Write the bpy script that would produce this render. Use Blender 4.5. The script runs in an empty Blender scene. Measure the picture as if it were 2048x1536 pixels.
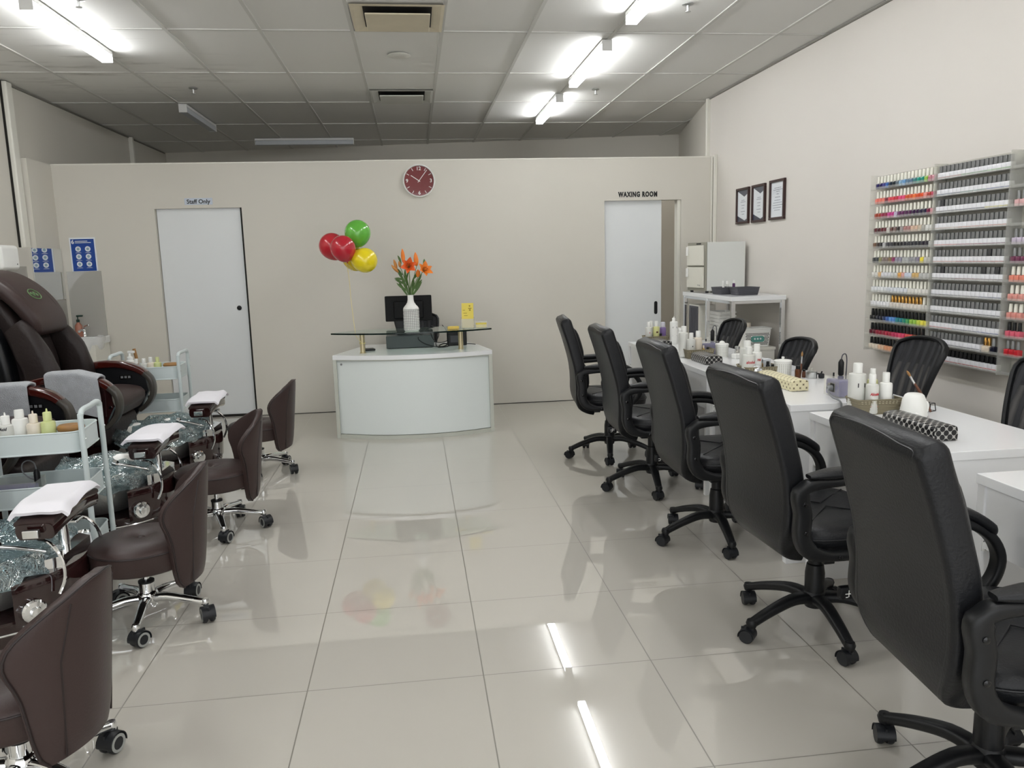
import bpy, bmesh, math, random
from mathutils import Vector, Matrix, noise
PI = math.pi
rnd = random.Random(7)
SC = bpy.context.scene
COL = SC.collection

# ------------------------------------------------------------------ materials
MATS = {}
def mat(name, col=(0.8, 0.8, 0.8), rough=0.5, metal=0.0, spec=0.5, coat=0.0, trans=0.0, emit=0.0, alpha=1.0,
        bump=0.0, bscale=60.0, var=0.0, vscale=4.0, ior=1.45, sheen=0.0, ecol=None, coord='Object'):
    if name in MATS: return MATS[name]
    m = bpy.data.materials.new(name); m.use_nodes = True
    nt = m.node_tree; b = nt.nodes['Principled BSDF']
    c = (col[0], col[1], col[2], 1)
    b.inputs['Base Color'].default_value = c
    b.inputs['Roughness'].default_value = rough
    b.inputs['Metallic'].default_value = metal
    b.inputs['Specular IOR Level'].default_value = spec
    b.inputs['Coat Weight'].default_value = coat
    b.inputs['Coat Roughness'].default_value = 0.05
    b.inputs['Transmission Weight'].default_value = trans
    b.inputs['IOR'].default_value = ior
    b.inputs['Alpha'].default_value = alpha
    b.inputs['Sheen Weight'].default_value = sheen
    if emit:
        b.inputs['Emission Color'].default_value = (*(ecol or col), 1)
        b.inputs['Emission Strength'].default_value = emit
    if bump or var:
        tc = nt.nodes.new('ShaderNodeTexCoord')
        if var:
            n2 = nt.nodes.new('ShaderNodeTexNoise'); n2.inputs['Scale'].default_value = vscale; n2.inputs['Detail'].default_value = 4
            nt.links.new(tc.outputs[coord], n2.inputs['Vector'])
            mr = nt.nodes.new('ShaderNodeMapRange')
            mr.inputs['To Min'].default_value = 1 - var; mr.inputs['To Max'].default_value = 1 + var
            nt.links.new(n2.outputs['Fac'], mr.inputs['Value'])
            mx = nt.nodes.new('ShaderNodeMix'); mx.data_type = 'RGBA'; mx.blend_type = 'MULTIPLY'
            mx.inputs[0].default_value = 1; mx.inputs[6].default_value = c
            nt.links.new(mr.outputs['Result'], mx.inputs[7]); nt.links.new(mx.outputs[2], b.inputs['Base Color'])
        if bump:
            n = nt.nodes.new('ShaderNodeTexNoise'); n.inputs['Scale'].default_value = bscale; n.inputs['Detail'].default_value = 3
            nt.links.new(tc.outputs[coord], n.inputs['Vector'])
            bp = nt.nodes.new('ShaderNodeBump'); bp.inputs['Strength'].default_value = bump; bp.inputs['Distance'].default_value = 0.01
            nt.links.new(n.outputs['Fac'], bp.inputs['Height']); nt.links.new(bp.outputs['Normal'], b.inputs['Normal'])
    MATS[name] = m
    return m

def srgb(r, g, b):
    f = lambda v: (v/255/12.92) if v/255 <= 0.04045 else ((v/255+0.055)/1.055)**2.4
    return (f(r), f(g), f(b))

# ------------------------------------------------------------------ mesh helpers
_BEV = set()
def BM():
    b = bmesh.new(); _BEV.discard(id(b)); return b

def box(bm, lo, hi, bev=0.0, seg=2, mtx=None, mi=0):
    r = bmesh.ops.create_cube(bm, size=1)
    vs = r['verts']
    s = Vector([hi[i]-lo[i] for i in range(3)]); c = Vector([(hi[i]+lo[i])/2 for i in range(3)])
    for v in vs: v.co = Vector((v.co.x*s.x, v.co.y*s.y, v.co.z*s.z)) + c
    fs = set(f for v in vs for f in v.link_faces)
    for f in fs: f.material_index = mi
    allv = list(vs)
    if bev > 0:
        _BEV.add(id(bm))
        es = list(set(e for v in vs for e in v.link_edges))
        r2 = bmesh.ops.bevel(bm, geom=es, offset=min(bev, min(s)*0.49), segments=seg, profile=0.5, affect='EDGES')
        allv = list(set(v for f in r2['faces'] for v in f.verts) | set(v for v in vs if v.is_valid))
        fl = set(f for v in allv for f in v.link_faces)
        for f in fl: f.material_index = mi
    if mtx is not None:
        for v in allv: v.co = mtx @ v.co
    return allv

def quad(bm, a, b, c, d, mi=0):
    f = bm.faces.new([bm.verts.new(p) for p in (a, b, c, d)]); f.material_index = mi; return f

def lathe(bm, prof, seg=24, center=(0, 0, 0), cap0=True, cap1=True, sx=1.0, sy=1.0, mtx=None, mi=0, fn=None):
    rings = []
    for k, (r, z) in enumerate(prof):
        ring = []
        for i in range(1 if r < 1e-6 else seg):
            a = 2*PI*i/seg
            rr = r if fn is None else fn(r, z, a, k)
            p = Vector((center[0]+rr*math.cos(a)*sx, center[1]+rr*math.sin(a)*sy, center[2]+z))
            ring.append(bm.verts.new(mtx @ p if mtx is not None else p))
        rings.append(ring)
    for a, b in zip(rings, rings[1:]):
        if len(a) == 1 and len(b) == 1: continue
        for i in range(seg):
            j = (i+1) % seg
            if len(a) == 1: f = bm.faces.new((a[0], b[j], b[i]))
            elif len(b) == 1: f = bm.faces.new((a[i], a[j], b[0]))
            else: f = bm.faces.new((a[i], a[j], b[j], b[i]))
            f.material_index = mi
    if cap0 and len(rings[0]) > 1: bm.faces.new(list(reversed(rings[0]))).material_index = mi
    if cap1 and len(rings[-1]) > 1: bm.faces.new(rings[-1]).material_index = mi
    return rings

def frame_along(pts):
    out = []; n = len(pts); up = Vector((0, 0, 1)); prev = None
    for i in range(n):
        t = (pts[min(i+1, n-1)] - pts[max(i-1, 0)]).normalized()
        if prev is None:
            u = up if abs(t.dot(up)) < 0.95 else Vector((0, 1, 0))
            x = t.cross(u).normalized()
        else:
            x = (prev - t*prev.dot(t)).normalized()
        prev = x; out.append((t, x, t.cross(x).normalized()))
    return out

def tube(bm, pts, r=0.01, seg=10, closed=False, rx=None, mi=0, cap=True):
    pts = [Vector(p) for p in pts]
    fr = frame_along(pts); rings = []
    for i, (p, (t, x, y)) in enumerate(zip(pts, fr)):
        ra = r[i] if isinstance(r, (list, tuple)) else r
        rb = ra if rx is None else (rx[i] if isinstance(rx, (list, tuple)) else rx)
        rings.append([bm.verts.new(p + x*(ra*math.cos(2*PI*k/seg)) + y*(rb*math.sin(2*PI*k/seg))) for k in range(seg)])
    pr = list(zip(rings, rings[1:]))
    if closed: pr.append((rings[-1], rings[0]))
    for a, b in pr:
        for k in range(seg):
            bm.faces.new((a[k], a[(k+1) % seg], b[(k+1) % seg], b[k])).material_index = mi
    if cap and not closed:
        bm.faces.new(list(reversed(rings[0]))).material_index = mi; bm.faces.new(rings[-1]).material_index = mi

def sweep(bm, pts, shape, mi=0, cap=True, side=None, scale=None):
    """sweep a closed 2-D outline (a: along 'side' vector, b: normal) along a planar path"""
    pts = [Vector(p) for p in pts]; n = len(pts); side = Vector(side or (0, 1, 0)); rings = []
    for i, p in enumerate(pts):
        t = (pts[min(i+1, n-1)] - pts[max(i-1, 0)]).normalized()
        nn = t.cross(side).normalized()
        s = 1 if scale is None else scale[i]
        sa, sb = (s if isinstance(s, (tuple, list)) else (s, s))
        rings.append([bm.verts.new(p + side*(a*sa) + nn*(b*sb)) for a, b in shape])
    m = len(shape)
    for a, b in zip(rings, rings[1:]):
        for k in range(m): bm.faces.new((a[k], a[(k+1) % m], b[(k+1) % m], b[k])).material_index = mi
    if cap:
        bm.faces.new(list(reversed(rings[0]))).material_index = mi; bm.faces.new(rings[-1]).material_index = mi

def rrect(w, h, r, n=4):
    out = []
    for cx, cy, a0 in ((w/2-r, h/2-r, 0), (-w/2+r, h/2-r, PI/2), (-w/2+r, -h/2+r, PI), (w/2-r, -h/2+r, 1.5*PI)):
        for i in range(n+1):
            a = a0 + PI/2*i/n
            out.append((cx+r*math.cos(a), cy+r*math.sin(a)))
    return out

def prism(bm, poly, z0, z1, mtx=None, mi=0):
    """extrude a polygon (x,y) from z0 to z1"""
    f = (lambda p: mtx @ Vector(p)) if mtx is not None else Vector
    lo = [bm.verts.new(f((x, y, z0))) for x, y in poly]; hi = [bm.verts.new(f((x, y, z1))) for x, y in poly]
    n = len(poly)
    for i in range(n): bm.faces.new((lo[i], lo[(i+1) % n], hi[(i+1) % n], hi[i])).material_index = mi
    bm.faces.new(list(reversed(lo))).material_index = mi; bm.faces.new(hi).material_index = mi

def sheet(bm, fn, nu, nv, thick=0.0, mi=0):
    """grid surface fn(u,v)->point, with optional thickness along the normal"""
    P = [[Vector(fn(i/nu, j/nv)) for j in range(nv+1)] for i in range(nu+1)]
    V = [[bm.verts.new(p) for p in row] for row in P]
    top = []
    for i in range(nu):
        for j in range(nv):
            f = bm.faces.new((V[i][j], V[i+1][j], V[i+1][j+1], V[i][j+1])); f.material_index = mi; top.append(f)
    if thick:
        W = []
        for i in range(nu+1):
            row = []
            for j in range(nv+1):
                du = P[min(i+1, nu)][j]-P[max(i-1, 0)][j]; dv = P[i][min(j+1, nv)]-P[i][max(j-1, 0)]
                n = du.cross(dv); n = n.normalized() if n.length > 1e-9 else Vector((0, 0, 1))
                row.append(bm.verts.new(P[i][j]-n*thick))
            W.append(row)
        for i in range(nu):
            for j in range(nv): bm.faces.new((W[i][j], W[i][j+1], W[i+1][j+1], W[i+1][j])).material_index = mi
        for i in range(nu):
            for j in (0, nv):
                a, b, c, d = V[i][j], V[i+1][j], W[i+1][j], W[i][j]
                bm.faces.new((a, d, c, b) if j == 0 else (a, b, c, d)).material_index = mi
        for j in range(nv):
            for i in (0, nu):
                a, b, c, d = V[i][j], V[i][j+1], W[i][j+1], W[i][j]
                bm.faces.new((a, b, c, d) if i == 0 else (a, d, c, b)).material_index = mi

def arc(cx, cy, r, a0, a1, n):
    return [(cx+r*math.cos(a0+(a1-a0)*i/n), cy+r*math.sin(a0+(a1-a0)*i/n)) for i in range(n+1)]

def smooth_path(pts, n=6, closed=False):
    """Catmull-Rom through the points"""
    pts = [Vector(p) for p in pts]; out = []; m = len(pts)
    rng = range(m if closed else m-1)
    for i in rng:
        g = (lambda k: pts[k % m]) if closed else (lambda k: pts[max(0, min(m-1, k))])
        p0, p1, p2, p3 = g(i-1), g(i), g(i+1), g(i+2)
        for k in range(n):
            t = k/n
            out.append(0.5*((2*p1)+(p2-p0)*t+(2*p0-5*p1+4*p2-p3)*t*t+(3*p1-p0-3*p2+p3)*t**3))
    if not closed: out.append(pts[-1])
    return out

def xform(bm, mtx):
    for v in bm.verts: v.co = mtx @ v.co

# ------------------------------------------------------------------ objects
def obj(name, bm, m=None, parent=None, smooth=40, loc=None, label=None, mats=None, wn=True):
    bevelled = id(bm) in _BEV and wn
    me = bpy.data.meshes.new(name)
    bmesh.ops.recalc_face_normals(bm, faces=bm.faces[:])
    bm.to_mesh(me); bm.free()
    for mm in (mats or [m]): me.materials.append(mm)
    o = bpy.data.objects.new(name, me); COL.objects.link(o)
    if parent is not None: o.parent = parent
    if loc: o.location = loc
    if smooth:
        me.polygons.foreach_set('use_smooth', [True]*len(me.polygons))
        lim = math.radians(smooth)
        bm2 = bmesh.new(); bm2.from_mesh(me)
        for e in bm2.edges:
            if len(e.link_faces) != 2 or e.calc_face_angle(0) > lim: e.smooth = False
        bm2.to_mesh(me); bm2.free()
        if bevelled:
            md = o.modifiers.new('even_shading', 'WEIGHTED_NORMAL'); md.keep_sharp = True; md.weight = 100
    if label: o['label'] = label
    return o

def thing(name, label, cat, loc=(0, 0, 0), rz=0.0, group=None):
    o = bpy.data.objects.new(name, None); COL.objects.link(o)
    o.empty_display_size = 0.05
    o.location = loc; o.rotation_euler = (0, 0, rz)
    o['label'] = label; o['category'] = cat
    if group: o['group'] = group
    return o

def tag(o, label, cat, group=None, kind=None):
    o['label'] = label; o['category'] = cat
    if group: o['group'] = group
    if kind: o['kind'] = kind
    return o

def struct(name, bm, m, smooth=0, mats=None, parent=None):
    o = obj(name, bm, m, parent, smooth, mats=mats)
    if parent is None: o['kind'] = 'structure'
    return o

def dup(root, loc, rz, label, group=None):
    r = root.copy(); COL.objects.link(r); r.location = loc; r.rotation_euler = (0, 0, rz); r['label'] = label
    if group: r['group'] = group
    for ch in list(root.children):
        c = ch.copy(); COL.objects.link(c); c.parent = r
        for g in list(ch.children):
            d = g.copy(); COL.objects.link(d); d.parent = c
    return r

_fontcache = {}
def text_bm(bm, s, size, mtx, depth=0.001, bold=0.0, align='CENTER', mi=0, sx=1.0, shear=0.0, gap=1.0):
    """letters as flat solid mesh, laid in XY then moved by mtx"""
    key = (s, size, depth, bold, align, sx, shear)
    cu = bpy.data.curves.new('lettering', 'FONT')
    cu.body = s; cu.size = size; cu.extrude = depth/2; cu.offset = bold; cu.align_x = align; cu.align_y = 'CENTER'; cu.shear = shear; cu.space_character = gap
    cu.resolution_u = 3
    o = bpy.data.objects.new('lettering', cu); COL.objects.link(o)
    dg = bpy.context.evaluated_depsgraph_get(); dg.update()
    me = bpy.data.meshes.new_from_object(o.evaluated_get(dg))
    t = bmesh.new(); t.from_mesh(me)
    S = Matrix.Diagonal((sx, 1, 1, 1))
    vm = {}
    for v in t.verts: vm[v.index] = bm.verts.new(mtx @ (S @ v.co))
    for f in t.faces:
        try: bm.faces.new([vm[v.index] for v in f.verts]).material_index = mi
        except ValueError: pass
    t.free(); bpy.data.objects.remove(o); bpy.data.curves.remove(cu); bpy.data.meshes.remove(me)

def MX(origin, x, y):
    """matrix with local x,y axes given and z = x cross y"""
    x = Vector(x).normalized(); y = Vector(y).normalized(); z = x.cross(y)
    M = Matrix((x, y, z)).transposed().to_4x4(); M.translation = Vector(origin); return M
TX = lambda x, y, z: Matrix.Translation((x, y, z))
RZ = lambda a: Matrix.Rotation(a, 4, 'Z')
RX = lambda a: Matrix.Rotation(a, 4, 'X')
RY = lambda a: Matrix.Rotation(a, 4, 'Y')
ORD = ['first', 'second', 'third', 'fourth', 'fifth', 'sixth', 'seventh', 'eighth', 'ninth', 'tenth', 'eleventh', 'twelfth', 'thirteenth',
       'fourteenth', 'fifteenth', 'sixteenth', 'seventeenth', 'eighteenth', 'nineteenth', 'twentieth', 'twenty-first', 'twenty-second',
       'twenty-third', 'twenty-fourth', 'twenty-fifth']
EXPOSURE, WORLD, LAMP = 0.0, 2.4, 36.0
FLOORC = (192, 188, 179); CEILC = (220, 219, 215); FLOORIOR = 2.1
# ------------------------------------------------------------------ shared materials
M_wall = mat('wall_paint_cream', srgb(209, 205, 195), 0.55, bump=0.03, bscale=150, var=0.02, vscale=2)
M_wallr = mat('wall_paint_pale', srgb(216, 211, 204), 0.55, bump=0.03, bscale=150, var=0.015, vscale=2)
M_trimw = mat('white_trim_paint', srgb(226, 224, 214), 0.4)
M_door = mat('white_door_laminate', srgb(226, 229, 230), 0.28, var=0.01, vscale=3)
M_black = mat('black_plastic', srgb(17, 18, 20), 0.42, spec=0.4, bump=0.02, bscale=300)
M_blackg = mat('gloss_black', srgb(10, 10, 12), 0.12)
M_dark = mat('dark_gap', srgb(28, 26, 22), 0.8)
M_leather = mat('black_leather', srgb(20, 21, 24), 0.40, spec=0.35, bump=0.12, bscale=140, var=0.06, vscale=9)
M_leatherp = mat('black_piping', srgb(18, 18, 22), 0.4)
M_brown = mat('brown_leather', srgb(58, 45, 43), 0.42, spec=0.38, bump=0.06, bscale=160, var=0.05, vscale=7)
M_brownp = mat('brown_piping', srgb(36, 26, 26), 0.45)
M_chrome = mat('chrome', (0.78, 0.79, 0.8), 0.06, metal=1.0)
M_satin = mat('satin_steel', (0.72, 0.72, 0.70), 0.42, metal=0.85, bump=0.35, bscale=30)
M_steel = mat('brushed_steel', (0.55, 0.56, 0.55), 0.28, metal=1.0, bump=0.05, bscale=80)
M_brass = mat('champagne_metal', srgb(200, 184, 150), 0.3, metal=0.6)
M_mahog = mat('gloss_mahogany', srgb(66, 20, 15), 0.1, coat=0.8, var=0.25, vscale=10)
M_mahogd = mat('dark_gloss_mahogany', srgb(40, 19, 19), 0.1, coat=0.8, var=0.2, vscale=8)
M_desk = mat('white_gloss_board', srgb(236, 237, 238), 0.14, var=0.008, vscale=3)
M_panelw = mat('white_desk_panel', srgb(226, 232, 230), 0.3)
M_edge = mat('grey_edging', srgb(190, 192, 182), 0.4)
M_tower = mat('white_towel_cloth', srgb(236, 234, 240), 0.95, bump=0.25, bscale=500, sheen=0.3)
M_towelg = mat('grey_towel_cloth', srgb(190, 193, 198), 0.95, bump=0.9, bscale=260, var=0.22, vscale=22, sheen=0.3)
M_trolley = mat('pale_green_grey_powder_coat', srgb(206, 216, 216), 0.35)
M_plw = mat('white_plastic', srgb(236, 236, 232), 0.35)
M_milk = mat('milky_bottle_plastic', srgb(226, 226, 220), 0.35, trans=0.15)
M_pgreen = mat('pale_green_bottle', srgb(214, 222, 158), 0.35, trans=0.1)
M_pyellow = mat('pale_yellow_liquid', srgb(226, 226, 160), 0.3, trans=0.1)
M_cream = mat('cream_bottle', srgb(224, 214, 198), 0.35)
M_purpleb = mat('purple_liquid', srgb(126, 104, 156), 0.25, trans=0.1)
M_purple = mat('purple_casing', srgb(104, 98, 168), 0.35)
M_grey = mat('grey_plastic', srgb(120, 122, 124), 0.4)
M_dgrey = mat('dark_grey_plastic', srgb(74, 74, 80), 0.5)
M_olive = mat('olive_woven_plastic', srgb(128, 120, 98), 0.6)
M_rubber = mat('caster_rubber', srgb(24, 26, 30), 0.45)
M_greyring = mat('grey_wheel_ring', srgb(150, 152, 148), 0.45)
M_amber = mat('amber_glass', srgb(90, 46, 14), 0.15, trans=0.3)
M_wood = mat('brown_wood', srgb(96, 58, 40), 0.4, var=0.2, vscale=30)
M_bamboo = mat('light_wood', srgb(152, 112, 66), 0.45, var=0.15, vscale=25)
M_ink = mat('black_ink', srgb(30, 30, 32), 0.6)
M_red = mat('red_ink', srgb(190, 60, 66), 0.6)
M_teal = mat('teal_label', srgb(86, 150, 140), 0.6)
M_blue = mat('blue_poster_print', srgb(18, 66, 148), 0.45, var=0.05, vscale=20)
M_paper = mat('white_paper', srgb(228, 232, 236), 0.6)
M_frame = mat('dark_wood_frame', srgb(52, 28, 26), 0.3)
M_gold = mat('gold_cap', srgb(196, 150, 80), 0.22, metal=0.85)
M_silverc = mat('silver_cap', srgb(150, 151, 152), 0.35, metal=0.5)
M_yellow = mat('yellow_card_print', srgb(228, 208, 92), 0.5)

def glass_mat(name, col, alpha, rough=0.03):
    """thin clear sheet: mostly see-through, with a mirror coat that grows at grazing angles"""
    m = bpy.data.materials.new(name); m.use_nodes = True; nt = m.node_tree
    for n in list(nt.nodes): nt.nodes.remove(n)
    out = nt.nodes.new('ShaderNodeOutputMaterial'); tr = nt.nodes.new('ShaderNodeBsdfTransparent'); tr.inputs[0].default_value = (*col, 1)
    gl = nt.nodes.new('ShaderNodeBsdfGlossy'); gl.inputs['Roughness'].default_value = rough
    df = nt.nodes.new('ShaderNodeBsdfDiffuse'); df.inputs[0].default_value = (*col, 1)
    fr = nt.nodes.new('ShaderNodeFresnel'); fr.inputs['IOR'].default_value = 1.5
    m1 = nt.nodes.new('ShaderNodeMixShader'); m1.inputs[0].default_value = alpha
    nt.links.new(tr.outputs[0], m1.inputs[1]); nt.links.new(df.outputs[0], m1.inputs[2])
    ge = nt.nodes.new('ShaderNodeNewGeometry'); inv = nt.nodes.new('ShaderNodeMath'); inv.operation = 'SUBTRACT'; inv.inputs[0].default_value = 1; nt.links.new(ge.outputs['Backfacing'], inv.inputs[1])
    mu = nt.nodes.new('ShaderNodeMath'); mu.operation = 'MULTIPLY'; nt.links.new(fr.outputs[0], mu.inputs[0]); nt.links.new(inv.outputs[0], mu.inputs[1])
    m2 = nt.nodes.new('ShaderNodeMixShader')
    nt.links.new(mu.outputs[0], m2.inputs[0]); nt.links.new(m1.outputs[0], m2.inputs[1]); nt.links.new(gl.outputs[0], m2.inputs[2])
    nt.links.new(m2.outputs[0], out.inputs[0])
    MATS[name] = m; return m
M_glass = glass_mat('greenish_glass', (0.86, 0.95, 0.91), 0.06)
M_glassc = glass_mat('clear_glass', (1, 1, 1), 0.0)
M_glassedge = mat('dark_green_glass_edge', srgb(14, 30, 26), 0.1)
M_acryl = glass_mat('clear_acrylic', (0.93, 0.93, 0.91), 0.14)
M_splash = glass_mat('grey_glass_splashback', (0.80, 0.79, 0.76), 0.35, 0.02)
M_mirror = mat('mirror_glass', (0.82, 0.84, 0.84), 0.02, metal=1.0)

def liner_mat():
    m = bpy.data.materials.new('crinkled_blue_film'); m.use_nodes = True; nt = m.node_tree
    for n in list(nt.nodes): nt.nodes.remove(n)
    out = nt.nodes.new('ShaderNodeOutputMaterial'); tr = nt.nodes.new('ShaderNodeBsdfTransparent'); tr.inputs[0].default_value = (0.72, 0.86, 0.9, 1)
    gl = nt.nodes.new('ShaderNodeBsdfGlossy'); gl.inputs['Roughness'].default_value = 0.06; gl.inputs[0].default_value = (0.95, 1, 1, 1)
    df = nt.nodes.new('ShaderNodeBsdfDiffuse'); df.inputs[0].default_value = (0.36, 0.50, 0.56, 1)
    tc = nt.nodes.new('ShaderNodeTexCoord'); vo = nt.nodes.new('ShaderNodeTexVoronoi'); vo.inputs['Scale'].default_value = 46
    n = nt.nodes.new('ShaderNodeTexNoise'); n.inputs['Scale'].default_value = 16; n.inputs['Detail'].default_value = 3; n.inputs['Distortion'].default_value = 0.8
    nt.links.new(tc.outputs['Object'], n.inputs['Vector']); nt.links.new(n.outputs['Color'], vo.inputs['Vector'])
    vo.inputs['Scale'].default_value = 9; vo.feature = 'DISTANCE_TO_EDGE'
    bp = nt.nodes.new('ShaderNodeBump'); bp.inputs['Strength'].default_value = 1.0; bp.inputs['Distance'].default_value = 0.05
    nt.links.new(vo.outputs['Distance'], bp.inputs['Height'])
    nt.links.new(bp.outputs[0], gl.inputs['Normal']); nt.links.new(bp.outputs[0], df.inputs['Normal'])
    m1 = nt.nodes.new('ShaderNodeMixShader'); m1.inputs[0].default_value = 0.3
    nt.links.new(tr.outputs[0], m1.inputs[1]); nt.links.new(df.outputs[0], m1.inputs[2])
    fr = nt.nodes.new('ShaderNodeLayerWeight'); fr.inputs[0].default_value = 0.55; nt.links.new(bp.outputs[0], fr.inputs['Normal'])
    m2 = nt.nodes.new('ShaderNodeMixShader'); nt.links.new(fr.outputs['Facing'], m2.inputs[0])
    nt.links.new(m1.outputs[0], m2.inputs[1]); nt.links.new(gl.outputs[0], m2.inputs[2]); nt.links.new(m2.outputs[0], out.inputs[0])
    MATS['crinkled_blue_film'] = m; return m
M_liner = liner_mat()

def dots_mat(name, base, dot, scale, rad, ring=False, rough=0.4):
    """lattice of round dots by object coordinates, one lattice for each face direction"""
    m = bpy.data.materials.new(name); m.use_nodes = True; nt = m.node_tree; b = nt.nodes['Principled BSDF']
    b.inputs['Roughness'].default_value = rough
    tc = nt.nodes.new('ShaderNodeTexCoord'); ge = nt.nodes.new('ShaderNodeNewGeometry')
    tr = nt.nodes.new('ShaderNodeVectorTransform'); tr.vector_type = 'NORMAL'; tr.convert_from = 'WORLD'; tr.convert_to = 'OBJECT'
    nt.links.new(ge.outputs['True Normal'], tr.inputs[0])
    sp = nt.nodes.new('ShaderNodeSeparateXYZ'); nt.links.new(tc.outputs['Object'], sp.inputs[0])
    sn = nt.nodes.new('ShaderNodeSeparateXYZ'); nt.links.new(tr.outputs[0], sn.inputs[0])
    def M(op, a, bb=None, c=None):
        n = nt.nodes.new('ShaderNodeMath'); n.operation = op
        for i, v in enumerate((a, bb, c)):
            if v is None: continue
            if isinstance(v, (int, float)): n.inputs[i].default_value = v
            else: nt.links.new(v, n.inputs[i])
        return n.outputs[0]
    ax = M('ABSOLUTE', sn.outputs[0]); az = M('ABSOLUTE', sn.outputs[2])
    isx = M('GREATER_THAN', ax, 0.7); isz = M('GREATER_THAN', az, 0.7)
    def mix(f, a, c): return M('ADD', M('MULTIPLY', f, c), M('MULTIPLY', M('SUBTRACT', 1, f), a))
    u = mix(isx, sp.outputs[0], sp.outputs[1]); v = mix(isz, sp.outputs[2], sp.outputs[1])
    u = M('MULTIPLY', u, scale); v = M('MULTIPLY', v, scale)
    def cell(du, dv):
        uu = M('SUBTRACT', M('FRACT', M('ADD', u, du)), 0.5); vv = M('SUBTRACT', M('FRACT', M('ADD', v, dv)), 0.5)
        return M('SQRT', M('ADD', M('MULTIPLY', uu, uu), M('MULTIPLY', vv, vv)))
    d = M('MINIMUM', cell(0, 0), cell(0.5, 0.5))
    fac = M('LESS_THAN', d, rad)
    if ring: fac = M('GREATER_THAN', d, rad)
    mx = nt.nodes.new('ShaderNodeMix'); mx.data_type = 'RGBA'
    nt.links.new(fac, mx.inputs[0]); mx.inputs[6].default_value = (*base, 1); mx.inputs[7].default_value = (*dot, 1)
    nt.links.new(mx.outputs[2], b.inputs['Base Color'])
    MATS[name] = m; return m
M_dotbox = dots_mat('black_dots_on_silver', srgb(168, 166, 162), srgb(14, 14, 16), 33, 0.335, rough=0.3)
M_creambox = dots_mat('cream_lattice', srgb(224, 216, 180), srgb(116, 104, 78), 30, 0.375, ring=True, rough=0.4)
M_cancup = dots_mat('white_pierced_pot', srgb(236, 236, 230), srgb(196, 198, 186), 70, 0.2, rough=0.35)
# ------------------------------------------------------------------ camera
f_px = 1565.49
R_ = Vector((0.99183117, -0.12482432, -0.02626431)); U_ = Vector((0.04542356, 0.15322136, 0.98714736)); F_ = Vector((0.11919575, 0.98027654, -0.15763969))
cam = bpy.data.cameras.new('camera'); co = bpy.data.objects.new('camera', cam); COL.objects.link(co)
Mc = Matrix((R_, U_, -F_)).transposed().to_4x4(); Mc.translation = Vector((0, 0, 1.4293)); co.matrix_world = Mc
cam.sensor_fit = 'HORIZONTAL'; cam.sensor_width = 36; cam.lens = 36*f_px/2048; cam.clip_start = 0.05; cam.clip_end = 60
SC.camera = co
vs = SC.view_settings; vs.view_transform = 'Standard'; vs.look = 'None'; vs.gamma = 1; vs.use_curve_mapping = False; vs.exposure = EXPOSURE
XL, XR, H, YP = -3.25, 3.03, 2.9638, 7.665
YF = -3.2

# ------------------------------------------------------------------ world: pale daylight of the mall beyond the open shopfront
w = bpy.data.worlds.new('daylight'); SC.world = w; w.use_nodes = True
bg = w.node_tree.nodes['Background']; bg.inputs[0].default_value = (0.96, 0.98, 1.0, 1); bg.inputs[1].default_value = WORLD

# ------------------------------------------------------------------ floor
def floor_mat():
    m = bpy.data.materials.new('polished_porcelain_tile'); m.use_nodes = True; nt = m.node_tree; b = nt.nodes['Principled BSDF']
    tc = nt.nodes.new('ShaderNodeTexCoord'); sp = nt.nodes.new('ShaderNodeSeparateXYZ'); nt.links.new(tc.outputs['Object'], sp.inputs[0])
    def M(op, a, bb=None):
        n = nt.nodes.new('ShaderNodeMath'); n.operation = op
        for i, v in enumerate((a, bb)):
            if v is None: continue
            if isinstance(v, (int, float)): n.inputs[i].default_value = v
            else: nt.links.new(v, n.inputs[i])
        return n.outputs[0]
    def line(o, off, w_): # distance to the nearest joint
        t = M('FRACT', M('DIVIDE', M('ADD', o, off), 0.6)); d = M('MINIMUM', t, M('SUBTRACT', 1, t))
        return M('LESS_THAN', d, w_/2/0.6)
    g = M('MAXIMUM', line(sp.outputs[0], 0.4194+6, 0.0042), line(sp.outputs[1], 0.4688+6, 0.0036))
    n = nt.nodes.new('ShaderNodeTexNoise'); n.inputs['Scale'].default_value = 1.4; n.inputs['Detail'].default_value = 3; nt.links.new(tc.outputs['Object'], n.inputs['Vector'])
    mr = nt.nodes.new('ShaderNodeMapRange'); mr.inputs['To Min'].default_value = 0.97; mr.inputs['To Max'].default_value = 1.03; nt.links.new(n.outputs['Fac'], mr.inputs[0])
    mm = nt.nodes.new('ShaderNodeMix'); mm.data_type = 'RGBA'; mm.blend_type = 'MULTIPLY'; mm.inputs[0].default_value = 1
    mm.inputs[6].default_value = (*srgb(*FLOORC), 1); nt.links.new(mr.outputs[0], mm.inputs[7])
    mx = nt.nodes.new('ShaderNodeMix'); mx.data_type = 'RGBA'; nt.links.new(g, mx.inputs[0]); nt.links.new(mm.outputs[2], mx.inputs[6])
    mx.inputs[7].default_value = (*srgb(112, 108, 98), 1)
    nt.links.new(mx.outputs[2], b.inputs['Base Color'])
    r = M('ADD', M('MULTIPLY', g, 0.5), 0.008); nt.links.new(r, b.inputs['Roughness'])
    b.inputs['Specular IOR Level'].default_value = 0.5; b.inputs['IOR'].default_value = FLOORIOR
    return m
bm = BM(); quad(bm, (XL-0.3, YF, 0), (4.2, YF, 0), (4.2, 12.2, 0), (XL-0.3, 12.2, 0)); struct('floor', bm, floor_mat())

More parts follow.
